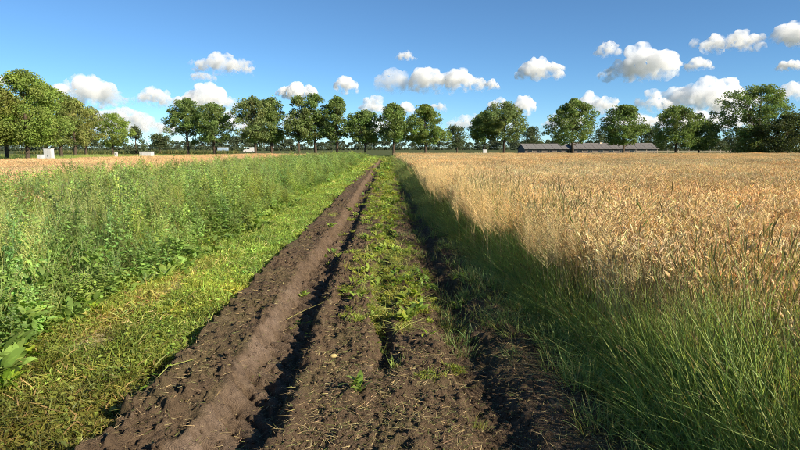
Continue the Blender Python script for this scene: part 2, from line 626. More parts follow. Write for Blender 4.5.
def tints(P, rng, amp=0.35, warm=0.12, scale=2.5, seed=0, j=0.12):
    v = 1 + amp * 2 * fbm(P[:, 0], P[:, 1], scale, 3, seed) + rng.normal(0, j, len(P))
    w = warm * 2 * fbm(P[:, 0], P[:, 1], scale * 1.7, 2, seed + 50) + rng.normal(0, warm * .5, len(P))
    t = np.stack([v * (1 + w), v, v * (1 - w)], axis=1)
    return np.clip(t, 0.25, 2.2)


# ---- wheat
GOLD = np.array([0.60, 0.450, 0.228])
STRAW = np.array([0.58, 0.468, 0.260])


def wheat_tile(size, n, rng, wid=1.0, low=0.0):
    mb = MB()
    b = np.zeros((n, 3))
    b[:, :2] = rng.uniform(-size / 2, size / 2, (n, 2))
    b[:, 2] = low
    H = rng.normal(0.70, 0.055, n) - low
    az = rng.uniform(0, 2 * np.pi, n)
    ln = np.abs(rng.normal(0.06, 0.06, n))
    cs = jit(STRAW * 0.9, n, rng)
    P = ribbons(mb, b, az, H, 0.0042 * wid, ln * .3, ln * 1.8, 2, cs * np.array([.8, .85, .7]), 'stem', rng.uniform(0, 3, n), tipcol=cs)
    tip = P[:, -1]
    ce = jit(GOLD, n, rng, 0.2)
    el = rng.uniform(0.07, 0.105, n)
    for tw in (0.0, 1.57):
        ribbons(mb, tip, az, el, 0.0135 * wid, ln * 1.8 + .1, ln * 1.8 + rng.uniform(.5, 1.7, n), 3, ce, 'ear', tw)
    # awns
    k = n // 2
    ribbons(mb, tip[:k], az[:k] + rng.normal(0, .5, k), rng.uniform(.10, .16, k), 0.004 * wid, rng.uniform(.1, .6, k), rng.uniform(.3, 1.2, k), 1, ce[:k] * 1.1, 'grass', 1.0)
    # dry leaves
    m = int(n * .55)
    i = rng.integers(0, n, m)
    f = rng.uniform(.35, .9, m)[:, None]
    lb = b[i] * (1 - f) + tip[i] * f
    ribbons(mb, lb, rng.uniform(0, 6.28, m), rng.uniform(.10, .22, m), 0.0075 * wid, rng.uniform(.3, .9, m), rng.uniform(1.6, 3.0, m), 3, jit(STRAW * np.array([.85, .85, .75]), m, rng, .25), 'grass', rng.uniform(0, 2, m))
    return mb


rg = np.random.default_rng(11)
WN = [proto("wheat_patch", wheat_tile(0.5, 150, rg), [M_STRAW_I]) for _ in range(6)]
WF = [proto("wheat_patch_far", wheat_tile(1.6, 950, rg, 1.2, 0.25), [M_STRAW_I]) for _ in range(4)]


def wheat_edge(y):
    return 1.66 + 0.62 * fbm(y, y * 0 + 2, 2.6, 3, 81) - 0.28 * sstep(9, 22, y) + 0.55 * (1 - sstep(3.2, 5.2, y))


a = grid_pts(1.0, 26, -2.0, 26, 0.42, rg, 0.35)
a = a[inview(a, 3.5)]
a = a[a[:, 0] > wheat_edge(a[:, 1]) + 0.12]
b2 = grid_pts(1.3, 76, 26, 92, 1.30, rg, 0.3)
b2 = b2[inview(b2, 9)]
b2 = b2[b2[:, 0] > wheat_edge(b2[:, 1]) + 0.65]
# along the far margin keep narrow patches so that the edge stays straight
b3 = grid_pts(1.0, 3.4, 26, 92, 0.5, rg, 0.3)
b3 = b3[(b3[:, 0] > wheat_edge(b3[:, 1]) + 0.1)]
P = np.concatenate([a[:, :2], b3[:, :2], b2[:, :2]])
n1, n2 = len(a) + len(b3), len(b2)
rot = rots(n1 + n2, rg, 0.05)
near_edge = np.exp(-np.clip(P[:, 0] - wheat_edge(P[:, 1]), 0, 9) / 0.25)
rot[:, 1] += 0
hs = 1 + 0.22 * fbm(P[:, 0], P[:, 1], 4.0, 3, 83) + rg.normal(0, 0.04, n1 + n2)
scl = np.stack([np.ones(n1 + n2), np.ones(n1 + n2), hs * (1 - 0.16 * near_edge)], axis=1)
which = np.concatenate([rg.integers(0, 6, n1), 6 + rg.integers(0, 4, n2)])
P3 = np.concatenate([P, np.full((len(P), 1), 0.015)], axis=1)
scatter("ripe_wheat", P3, rot, scl, which, WN + WF, tints(P, rg, 0.22, 0.10, 5.0, 3), "ripe golden wheat filling the field right of the track", "wheat")

c = grid_pts(-36, -6.5, 6, 88, 1.3, rg, 0.35)
c = c[inview(c, 6)]
c = c[c[:, 0] > -35 + (c[:, 1] - 2) * (14 / 86.)]
c = c[c[:, 0] < -7.2 - 0.4 * fbm(c[:, 1], c[:, 0] * 0, 5, 2, 5)]
rot = rots(len(c), rg, 0.05)
hs = 0.92 + 0.2 * fbm(c[:, 0], c[:, 1], 4.0, 3, 87)
scatter("ripe_grain", np.concatenate([c[:, :2], np.full((len(c), 1), 0.015)], axis=1), rot, np.stack([hs * 0 + 1, hs * 0 + 1, hs], axis=1), rg.integers(0, 4, len(c)), WF,
        tints(c, rg, 0.15, 0.06, 5.0, 4) * np.array([1.04, .97, .95]), "orange-tan ripe grain beyond the tall green weeds", "grain")

# ---- grasses
G1 = np.array([0.135, 0.220, 0.060])
G2 = np.array([0.260, 0.340, 0.105])
GY_ = np.array([0.30, 0.27, 0.10])


def grass_tuft(n, rng, lmin, lmax, rad, wid, colors, lean=0.5, droop=1.5, stalks=0):
    mb = MB()
    rr = rad * np.sqrt(rng.random(n))
    th = rng.uniform(0, 6.28, n)
    b = np.stack([rr * np.cos(th), rr * np.sin(th), np.zeros(n)], axis=1)
    f = rng.random((n, 1))
    c0 = np.asarray(colors[0]) * (1 - f) + np.asarray(colors[1]) * f
    dry = rng.random(n) < 0.22
    c0[dry] = GY_ * 1.25 * rng.uniform(.8, 1.3, (dry.sum(), 1))
    c0 = c0 * rng.normal(1, .15, (n, 1)).clip(.5, 1.6)
    L = rng.uniform(lmin, lmax, n)
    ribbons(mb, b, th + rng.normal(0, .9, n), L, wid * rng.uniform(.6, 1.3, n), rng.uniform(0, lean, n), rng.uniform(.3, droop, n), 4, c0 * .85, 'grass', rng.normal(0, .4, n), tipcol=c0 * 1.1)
    if stalks:
        b = np.stack([rng.normal(0, rad * .6, stalks), rng.normal(0, rad * .6, stalks), np.zeros(stalks)], axis=1)
        az = rng.uniform(0, 6.28, stalks)
        ln = rng.uniform(.05, .35, stalks)
        P = ribbons(mb, b, az, rng.uniform(lmax * .9, lmax * 1.2, stalks), .003, ln * .4, ln * 1.6, 3, jit(G2 * 1.2, stalks, rng), 'stem', 0.7)
        for tw in (0, 1.57):
            ribbons(mb, P[:, -1], az, rng.uniform(.05, .12, stalks), .008, ln * 1.6, ln * 1.9, 2, jit((.20, .19, .085), stalks, rng), 'ear', tw)
    return mb


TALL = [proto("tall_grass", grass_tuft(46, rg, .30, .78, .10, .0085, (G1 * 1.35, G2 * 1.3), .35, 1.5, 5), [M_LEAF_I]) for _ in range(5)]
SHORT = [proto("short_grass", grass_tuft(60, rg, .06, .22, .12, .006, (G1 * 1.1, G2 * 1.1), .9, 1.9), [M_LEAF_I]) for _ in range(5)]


def cut_mat(rng, n=150, size=.32):
    """mown blades and broken leaves lying about, with short regrowth"""
    mb = MB()
    b = np.zeros((n, 3))
    b[:, :2] = rng.uniform(-size / 2, size / 2, (n, 2))
    b[:, 2] = rng.uniform(0, .035, n)
    f = rng.random((n, 1))
    c0 = np.array([.115, .165, .028]) * (1 - f) + np.array([.30, .33, .070]) * f
    dry = rng.random(n) < 0.16
    c0[dry] = np.array([.36, .30, .12]) * rng.uniform(.7, 1.2, (dry.sum(), 1))
    ribbons(mb, b, rng.uniform(0, 6.28, n), rng.uniform(.04, .14, n), rng.uniform(.005, .012, n), rng.uniform(.6, 1.6, n), rng.uniform(1.0, 2.1, n), 2, c0, 'grass', rng.normal(0, .6, n))
    m = 60
    b = np.zeros((m, 3))
    b[:, :2] = rng.uniform(-size / 2, size / 2, (m, 2))
    ribbons(mb, b, rng.uniform(0, 6.28, m), rng.uniform(.05, .13, m), rng.uniform(.004, .009, m), rng.uniform(0, .5, m), rng.uniform(.3, 1.2, m), 2, jit((.16, .23, .04), m, rng, .25), 'grass', rng.normal(0, .5, m))
    m = 50
    cc = np.zeros((m, 3))
    cc[:, :2] = rng.uniform(-size / 2, size / 2, (m, 2))
    cc[:, 2] = rng.uniform(.02, .07, m)
    cards(mb, cc, rng.uniform(.02, .05, m), rng.uniform(.012, .03, m), jit((.17, .24, .045), m, rng, .3), rng, .8)
    return mb


CUT = [proto("mown_mat", cut_mat(rg), [M_LEAF_I]) for _ in range(6)]

# mown strip on the left of the track
def weed_edge(y):
    return -2.72 + 0.75 * fbm(y, y * 0 + 4, 1.9, 3, 91) + 0.25 * sstep(18, 45, y)


a = grid_pts(-4.2, -1.40, 1.0, 91, 0.16, rg, 0.5, 0.011)
e = weed_edge(a[:, 1])
ragged = -1.66 + 0.16 * fbm(a[:, 0] * 0, a[:, 1], .5, 3, 95)
bare = sstep(.10, .22, fbm(a[:, 0], a[:, 1], .9, 3, 97)) * (1 - sstep(5, 8, a[:, 1])) * .12
dryband = np.exp(-((a[:, 0] + 2.48) / .17) ** 2) * sstep(4.4, 5.0, a[:, 1]) * (1 - sstep(7.6, 8.8, a[:, 1]))
keep = (a[:, 0] < ragged) & (a[:, 0] > e - .5) & (rg.random(len(a)) > bare) & (rg.random(len(a)) > dryband * .97)
a = a[keep]
dryband = dryband[keep]
lush = sstep(3.4, 6.5, a[:, 1])
P3 = np.stack([a[:, 0], a[:, 1], hz(a[:, 0], a[:, 1]) - .004], axis=1)
s = np.clip(a[:, 2] / .16, 1, 5) ** .85 * rg.uniform(.8, 1.25, len(a))
ti = tints(a, rg, .36, .12, .9, 12, .2) * (1.08 + .62 * lush)[:, None]
dull = (1 - sstep(3.2, 4.6, a[:, 1]))[:, None] * .75
ti = ti * (1 - dull) + ti * dull * np.array([.95, .72, .85])
ti = ti * (1 - dryband[:, None]) + dryband[:, None] * np.array([2.3, 1.55, 2.2])
scatter("mown_grass", P3, rots(len(a), rg, .12), np.stack([s, s, s * (.75 + .35 * lush) * rg.uniform(.7, 1.3, len(a))], axis=1), rg.integers(0, 6, len(a)), CUT, ti, "bright green mown grass strip beside the left bank", "grass")

# a band of bleached cuttings lying on it
mb = MB()
n = 7000
yy = rg.uniform(4.3, 8.6, n)
xx = -2.48 + rg.normal(0, .15, n) + .1 * fbm(yy, yy * 0, 1, 2, 3)
b = np.stack([xx, yy, hz(xx, yy) + rg.uniform(.0, .02, n)], axis=1)
ribbons(mb, b, rg.uniform(0, 6.28, n), rg.uniform(.04, .13, n), rg.uniform(.004, .009, n), rg.uniform(1.35, 1.6, n), rg.uniform(1.4, 1.75, n), 1, jit((.66, .57, .31), n, rg, .2), 'grass')
tag(link("bleached_cuttings", mb.mesh("bleached_cuttings", [M_STRAW])), "pale bleached band of dry cuttings on the mown strip", "cuttings", kind="stuff")

# verge on the right
a = grid_pts(.98, 3.6, 1.0, 92, 0.115, rg, 0.6, 0.0075)
we = wheat_edge(a[:, 1])
d = a[:, 0] - (1.30 + .14 * fbm(a[:, 1], a[:, 0] * 0, .8, 3, 101) - .25 * sstep(7, 14, a[:, 1]) + .14 * (1 - sstep(4.5, 7, a[:, 1])))
inw = a[:, 0] - we
keep = (d > 0) & ((inw < .15) | (rg.random(len(a)) < .30 * np.exp(-inw / .5)))
a, d, inw = a[keep], d[keep], inw[keep]
hgt = np.clip(.28 + .78 * sstep(0, .55, d) + .15 * sstep(0, .3, inw), .2, 1.2) * (1 + .5 * fbm(a[:, 0], a[:, 1], .8, 2, 103)) * (1 - .35 * sstep(8, 20, a[:, 1]))
s = np.clip(a[:, 2] / .115, 1, 4) ** .8 * rg.uniform(.8, 1.2, len(a))
rot = rots(len(a), rg, .12)
scatter("verge_grass", np.stack([a[:, 0], a[:, 1], hz(np.clip(a[:, 0], -3.2, 2.1), a[:, 1]) - .01], axis=1), rot, np.stack([s, s, hgt * (.7 + .3 * s)], axis=1), rg.integers(0, 5, len(a)), TALL,
        tints(a, rg, .25, .08, 1.1, 15), "long dark green verge grass at the foot of the wheat", "grass")

# short grass on the right bank and along the far track
a = grid_pts(.25, 1.55, 1.5, 92, 0.13, rg, 0.6, 0.009)
far = sstep(7, 20, a[:, 1])
prob = .10 + .75 * sstep(1.0, 1.35, a[:, 0]) + .22 * sstep(4.5, 6.5, a[:, 1]) * sstep(.75, .95, a[:, 0]) + .28 * sstep(4.2, 5.2, a[:, 1]) * np.exp(-((a[:, 0] - .62) / .12) ** 2) + .9 * far * sstep(.80, 1.0, a[:, 0]) + .9 * sstep(.02, .2, fbm(a[:, 0], a[:, 1], .8, 3, 105)) * .5 * sstep(4.3, 5.3, a[:, 1])
prob = prob * np.where((a[:, 1] < 4.4) & (a[:, 0] < 1.12), .12, 1) * np.where(a[:, 0] < .82, .45, 1)
a = a[rg.random(len(a)) < prob]
s = np.clip(a[:, 2] / .13, 1, 4) ** .85 * rg.uniform(.55, 1.15, len(a))
scatter("bank_grass", np.stack([a[:, 0], a[:, 1], hz(a[:, 0], a[:, 1]) - .005], axis=1), rots(len(a), rg, .15), s, rg.integers(0, 5, len(a)), SHORT, tints(a, rg, .25, .1, 1.0, 17),
        "short grass creeping over the shaded right-hand bank", "grass")

# ---- airy bent-grass panicles over the wheat margin
def panicle(rng, col=(.74, .54, .25)):
    mb = MB()
    H = rng.uniform(.80, 1.05)
    az = rng.uniform(0, 6.28)
    ln = rng.uniform(.05, .3)
    P = ribbons(mb, np.zeros((1, 3)), az, H, .0036, ln * .3, ln * 1.9, 6, np.array(col) * .85, 'stem', .6)[0]
    m = 70
    f = rng.uniform(.55, 1.0, m)
    base = np.stack([np.interp(f, np.linspace(0, 1, 7), P[:, i]) for i in range(3)], axis=1)
    L = (.14 * (1 - (f - .55) / .5) + .02) * rng.uniform(.5, 1.1, m)
    ax = rng.uniform(0, 6.28, m)
    Q = ribbons(mb, base, ax, L, .0019, rng.uniform(.3, .9, m), rng.uniform(.6, 1.4, m), 1, jit(col, m, rng), 'stem', .5)
    tips = np.repeat(Q[:, -1], 2, axis=0) + rng.normal(0, .012, (m * 2, 3))
    cards(mb, tips, .0105, .0050, jit(np.array(col) * 1.1, len(tips), rng, .2), rng, .2)
    return mb


def panicle_clump(rng, k, rad, col):
    out = MB()
    for _ in range(k):
        p = panicle(rng, col)
        off = np.append(rng.normal(0, rad, 2), 0)
        for v, c_ in zip(p.v, p.c):
            pass
        V, C = np.concatenate(p.v) + off, np.concatenate(p.c)
        out.add(V, quads=np.concatenate(p.q), col=C)
    return out


PAN = [proto("bent_grass", panicle_clump(rg, 8, .10, (.74, .54, .25)), [M_STRAW_I]) for _ in range(6)]
a = grid_pts(1.2, 7.5, 1.8, 24, 0.24, rg, 0.6, 0.02)
inw = a[:, 0] - wheat_edge(a[:, 1])
prob = np.where(inw < 0, np.exp(inw / .28), np.exp(-inw / .9)) * np.clip(.50 + 2.6 * fbm(a[:, 0], a[:, 1], 1.6, 3, 111), 0.02, 1)
prob = prob * (.30 + .70 * sstep(4.8, 7.0, a[:, 1])) * np.where((inw < -.1) & (a[:, 1] < 6.5), .25, 1)
k = (inw > -.5) & (rg.random(len(a)) < prob)
a = a[k]
rot = rots(len(a), rg, .1)
scatter("bent_grass_haze", np.stack([a[:, 0], a[:, 1], a[:, 0] * 0 + .01], axis=1), rot, rg.uniform(.85, 1.12, len(a)), rg.integers(0, 6, len(a)), PAN, tints(a, rg, .18, .08, 1.5, 18),
        "feathery golden bent grass waving over the wheat margin", "grass")

# ---- the tall weeds left of the mown strip
W1 = np.array([0.225, 0.330, 0.068])
W2 = np.array([0.365, 0.450, 0.130])


def goosefoot(rng, H, spread=.20, leaf=.055, nb=15):
    mb = MB()
    az0 = rng.uniform(0, 6.28)
    for tw in (0, 1.57):
        ribbons(mb, np.zeros((1, 3)), az0, H, .008, 0, .12, 3, W2 * .9, 'stem', tw)
    cen, siz, cc = [], [], []
    for i in range(nb):
        f = .12 + .86 * (i + rng.random() * .7) / nb
        az = i * 2.4 + rng.normal(0, .3)
        L = spread * (1.15 - .8 * f) * rng.uniform(.8, 1.35) + .05
        base = np.array([[.02 * f * math.cos(az0), .02 * f * math.sin(az0), f * H]])
        t0, t1 = rng.uniform(.7, 1.0), rng.uniform(.15, .5)
        P = ribbons(mb, base, az, L, .004, t0, t1, 2, W2 * .9, 'stem', .5)[0]
        m = 11
        g = rng.uniform(.15, 1.05, m)
        q = np.stack([np.interp(g, [0, .5, 1], P[:, j]) for j in range(3)], axis=1) + rng.normal(0, .018, (m, 3))
        cen.append(q)
        siz.append(leaf * (1.35 - .75 * f) * rng.uniform(.6, 1.3, m))
        cc.append(jit(W1 * (1 - .4 * f) + W2 * .4 * f, m, rng, .2))
    cen, siz, cc = np.concatenate(cen), np.concatenate(siz), np.concatenate(cc)
    cards(mb, cen, siz, siz * .62, cc, rng, .35)
    m = 110                                    # grey-green seed spikes
    z = rng.uniform(.62, 1.07, m) * H
    r = .05 * (1.15 - z / H / 1.1) + .012
    q = np.stack([rng.normal(0, 1, m) * r, rng.normal(0, 1, m) * r, z], axis=1)
    cards(mb, q, .014, .010, jit(np.array([.39, .44, .19]), m, rng, .2), rng, .2)
    return mb


def weedy_grass(rng):
    mb = grass_tuft(34, rng, .35, .85, .10, .009, (W1 * 1.15, W2 * 1.15), .3, 1.1, 6)
    return mb


GF = [proto("goosefoot", goosefoot(rg, h), [M_LEAF_I]) for h in (.80, .88, .95, 1.0, 1.08, .92, .84)]
WG = [proto("weedy_grass", weedy_grass(rg), [M_LEAF_I]) for _ in range(3)]


def broad_weed(rng, n=16, L0=.16):
    mb = MB()
    az = np.arange(n) * 2.4 + rng.normal(0, .3, n)
    b = np.stack([rng.normal(0, .05, n), rng.normal(0, .05, n), rng.uniform(0, .12, n)], axis=1)
    L = rng.uniform(.6, 1.3, n) * L0
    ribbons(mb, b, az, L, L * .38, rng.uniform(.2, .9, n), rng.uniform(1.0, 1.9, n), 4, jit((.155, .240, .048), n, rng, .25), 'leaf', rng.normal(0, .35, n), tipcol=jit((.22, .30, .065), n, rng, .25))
    return mb


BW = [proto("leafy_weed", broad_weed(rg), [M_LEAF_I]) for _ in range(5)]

a = grid_pts(-9.6, -2.2, 1.2, 90, 0.215, rg, 0.55, 0.0095)
e = weed_edge(a[:, 1]) - .08
din = e - a[:, 0]
k = (din > 0) & (a[:, 0] > -8.3 - 1.1 * fbm(a[:, 0] * 0, a[:, 1], 5, 2, 119)) & inview(a, 2.0)
a, din = a[k], din[k]
grassy = rg.random(len(a)) < np.clip(.22 + 1.2 * fbm(a[:, 0], a[:, 1], 2.0, 2, 121), 0.03, .8)
hh = (.45 + .55 * sstep(0, .85, din)) * (1 + .42 * fbm(a[:, 0], a[:, 1], 1.8, 3, 123)) * rg.uniform(.80, 1.18, len(a))
ss = np.clip(a[:, 2] / .215, 1, 3.2) ** .9
which = np.where(grassy, 7 + rg.integers(0, 3, len(a)), rg.integers(0, 7, len(a)))
scatter("tall_weeds", np.stack([a[:, 0], a[:, 1], a[:, 0] * 0], axis=1), rots(len(a), rg, .07), np.stack([ss * rg.uniform(.85, 1.15, len(a)), ss, hh], axis=1), which, GF + WG,
        tints(a, rg, .40, .14, .9, 19, .24) * np.array([.97, 1.0, 1.0]), "dense stand of tall grey-green weeds left of the mown strip", "weeds")

a = grid_pts(-4.6, -2.1, 1.4, 60, 0.15, rg, 0.6, 0.011)
din = weed_edge(a[:, 1]) + .10 - a[:, 0]
k = (din > -.15) & (rg.random(len(a)) < .55 * np.exp(-np.abs(din) / .5) * np.clip(.6 + 2.4 * fbm(a[:, 0], a[:, 1], 1.0, 2, 127), .05, 1.2))
a, din = a[k], din[k]
s = np.clip(a[:, 2] / .15, 1, 4) ** .55 * rg.uniform(.4, 1.05, len(a))
b_ = grid_pts(-4.4, -2.2, 2.5, 14, 0.20, rg, 0.6)
db = weed_edge(b_[:, 1]) - b_[:, 0]
k = (db > -.02) & (rg.random(len(b_)) < .8 * np.exp(-db / .7) * np.clip(.6 + 2.0 * fbm(b_[:, 0], b_[:, 1], 1.2, 2, 129), .1, 1.2))
b_, db = b_[k], db[k]
n1_ = len(a)
a = np.concatenate([a, b_])
din = np.concatenate([din, np.clip(db, 0, 9) * 2.6])
s = np.concatenate([s, rg.uniform(.5, .95, len(b_))])
zo = np.concatenate([.10 * rg.random(n1_), .38 * rg.random(len(b_))]) * sstep(0, .5, din)
scatter("leafy_undergrowth", np.stack([a[:, 0], a[:, 1], a[:, 0] * 0 + .01 + zo], axis=1), rots(len(a), rg, .2), s, rg.integers(0, 5, len(a)), BW, tints(a, rg, .3, .1, 1.2, 23) * 1.2,
        "low leafy undergrowth along the foot of the tall weeds", "undergrowth")

a = grid_pts(-8.6, -2.9, 2.0, 40, 0.34, rg, .6, .02)
k = (a[:, 0] < weed_edge(a[:, 1]) - .45) & inview(a, 1.0) & (rg.random(len(a)) < np.clip(.12 + 1.6 * fbm(a[:, 0], a[:, 1], 2.2, 2, 137), .02, .5))
a = a[k]
scatter("weed_plumes", np.stack([a[:, 0], a[:, 1], a[:, 0] * 0], axis=1), rots(len(a), rg, .08), np.stack([a[:, 0] * 0 + 1.1, a[:, 0] * 0 + 1.1, rg.uniform(.90, 1.22, len(a))], axis=1), rg.integers(0, 6, len(a)), PAN,
        tints(a, rg, .2, .1, 2.0, 31) * np.array([.50, .76, .52]), "loose seeding plumes rising above the tall green weeds", "plumes")

# ---- weeds on the track itself
a = grid_pts(-1.45, 1.0, 2.2, 91, 0.10, rg, 0.6, 0.0075)
x, y = a[:, 0], a[:, 1]
strip = np.exp(-((x + .02 - .06 * np.sin(y * .4)) / .13) ** 2) * sstep(6.0, 8.0, y) * 1.0
strip2 = np.exp(-((x - .02) / .30) ** 2) * sstep(4.6, 5.4, y) * (1 - sstep(8.0, 10.0, y)) * .75
strip3 = np.exp(-((x - .12) / .34) ** 2) * sstep(9, 16, y) * .35 + .4 * np.exp(-((x + .40) / .12) ** 2) * sstep(8, 14, y)
lrut = np.exp(-((x + .84) / .10) ** 2) * .12 * sstep(4, 5, y)
clip_ = (.24 * sstep(.0, .2, fbm(x, y, .6, 3, 135)) + .10) * (np.abs(x - .05) < .48) * (.45 + .55 * sstep(3.0, 4.5, y)) * (1 - .85 * sstep(7.0, 10.0, y))
bank = clip_ + .05 * sstep(.08, .25, fbm(x, y, 1.0, 2, 131)) * sstep(5, 9, y)
pb = 1.5 * (strip + strip2 + strip3 + lrut + bank) * np.clip(.8 + 1.9 * fbm(x, y, .5, 2, 133), .05, 1.3)
k = rg.random(len(a)) < pb
a = a[k]
s = np.clip(a[:, 2] / .10, 1, 4) ** .85 * rg.uniform(.28, .66, len(a))
u_ = rg.random(len(a))
which = np.where(u_ < .24, rg.integers(0, 5, len(a)), np.where(u_ < .5, rg.integers(5, 10, len(a)), rg.integers(10, 16, len(a))))
scatter("track_weeds", np.stack([a[:, 0], a[:, 1], hz(a[:, 0], a[:, 1]) - .004], axis=1), rots(len(a), rg, .2), s, which, BW + SHORT + CUT, tints(a, rg, .25, .12, .8, 29) * np.where(which >= 10, 1.15, 1.0)[:, None] * np.array([1.35, 1.25, 1.0]),
        "yellow-green weeds flattened along the middle of the track", "weeds")

# ---- straw bits and clods on the soil
mb = MB()
n = 110000
yy = 2.3 + 12.5 * rg.random(n) ** 1.7
xx = rg.uniform(-1.6, 1.35, n)
dens = np.clip(.55 + 1.6 * fbm(xx, yy, .5, 2, 141), .05, 1) * np.where((xx > -1.14) & (xx < -.68), .5, 1)
dens = dens * np.where((np.abs(xx) < .5) & (yy < 5.2), 1.0, .55)
k = rg.random(n) < dens
xx, yy = xx[k], yy[k]
n = len(xx)
hb, *_ = height(xx, yy, True)
b = np.stack([xx, yy, hb + .010], axis=1)
cs = jit((.40, .31, .15), n, rg, .35)
gr = rg.random(n) < .35
cs[gr] = jit((.15, .17, .05), gr.sum(), rg, .3)
ribbons(mb, b, rg.uniform(0, 6.28, n), rg.uniform(.015, .085, n), rg.uniform(.0025, .0058, n), rg.uniform(1.1, 1.6, n), rg.uniform(1.3, 1.9, n), 1, cs, 'grass', rg.normal(0, .5, n))
tag(link("straw_litter", mb.mesh("straw_litter", [M_STRAW])), "scattered bits of straw and wilted stems on the soil", "litter", kind="stuff")

mb = MB()
n = 900
yy = rg.uniform(4.7, 9.5, n)
xx = rg.normal(.03, .2, n)
b = np.stack([xx, yy, hz(xx, yy) + rg.uniform(.0, .03, n)], axis=1)
ribbons(mb, b, rg.uniform(0, 6.28, n), rg.uniform(.08, .28, n), rg.uniform(.004, .007, n), rg.uniform(.7, 1.4, n), rg.uniform(1.4, 2.0, n), 4, jit((.34, .36, .11), n, rg, .25), 'grass', rg.normal(0, .5, n))
tag(link("flattened_stems", mb.mesh("flattened_stems", [M_LEAF])), "pale flattened stems tangled among the weeds on the middle ridge", "stems", kind="stuff")

ico_v = []
ph = (1 + 5 ** .5) / 2
for s1 in (-1, 1):
    for s2 in (-ph, ph):
        ico_v += [(0, s1, s2), (s1, s2, 0), (s2, 0, s1)]
ico_v = np.array(ico_v) / math.sqrt(1 + ph * ph)
from itertools import combinations
dmat = np.linalg.norm(ico_v[:, None] - ico_v[None], axis=2)
el_ = np.sort(dmat[dmat > .01])[0] * 1.05
ico_f = [t for t in combinations(range(12), 3) if all(dmat[i, j] < el_ for i, j in combinations(t, 2))]
fix = []
for t in ico_f:
    p0, p1, p2 = ico_v[list(t)]
    fix.append(t if np.dot(np.cross(p1 - p0, p2 - p0), p0 + p1 + p2) > 0 else (t[0], t[2], t[1]))
ico_f = np.array(fix)

mb = MB()
n = 10000
yy = 2.3 + 9.5 * rg.random(n) ** 1.6
xx = rg.uniform(-1.45, 1.25, n)
k = ~((xx > -1.14) & (xx < -.68) & (rg.random(n) < .8))
xx, yy = xx[k], yy[k]
n = len(xx)
hb, *_ = height(xx, yy, True)
rad = .004 + .015 * rg.random(n) ** 2.5 + .012 * (rg.random(n) < .03)
V = ico_v[None] * (rad[:, None, None] * rg.uniform(.55, 1.25, (n, 12, 1)))
V[:, :, 2] *= .75
V = V + np.stack([xx, yy, hb + .006 + rad * .25], axis=1)[:, None]
T = (ico_f[None] + (np.arange(n) * 12)[:, None, None]).reshape(-1, 3)
mb.add(V.reshape(-1, 3), tris=T, col=(0, 0, 0))
tag(link("soil_crumbs", mb.mesh("soil_crumbs", [M_SOIL])), "loose crumbs of dark earth over the track", "crumbs", kind="stuff")

# ------------------------------------------------------------------ pixel directions
def ray(px, py):
    v = camo.rotation_euler.to_matrix() @ Vector(((px - 400) / F, (225 - py) / F, -1.0))
    return v / v.y


def at(px, z):
    return ray(px, HOR).x * z


# ------------------------------------------------------------------ trees
def ico_envelope(t, shape):
    if shape == 'round':
        return np.sqrt(np.clip(1 - ((t - .45) / .56) ** 2, 0, 1))
    if shape == 'broad':
        return np.clip(np.interp(t, [0, .12, .3, .55, .8, .95, 1.0], [.55, .92, 1, .82, .52, .22, .05]), 0, 1)
    if shape == 'oval':
        return np.clip(np.interp(t, [0, .15, .4, .7, .9, 1.0], [.45, .85, 1, .88, .52, .12]), 0, 1)
    if shape == 'cone':
        return np.clip(np.interp(t, [0, .1, .5, 1.0], [.7, 1, .6, .04]), 0, 1)
    return np.clip(np.interp(t, [0, .2, .6, .85, 1.0], [.8, 1, .95, .6, .15]), 0, 1)   # bush


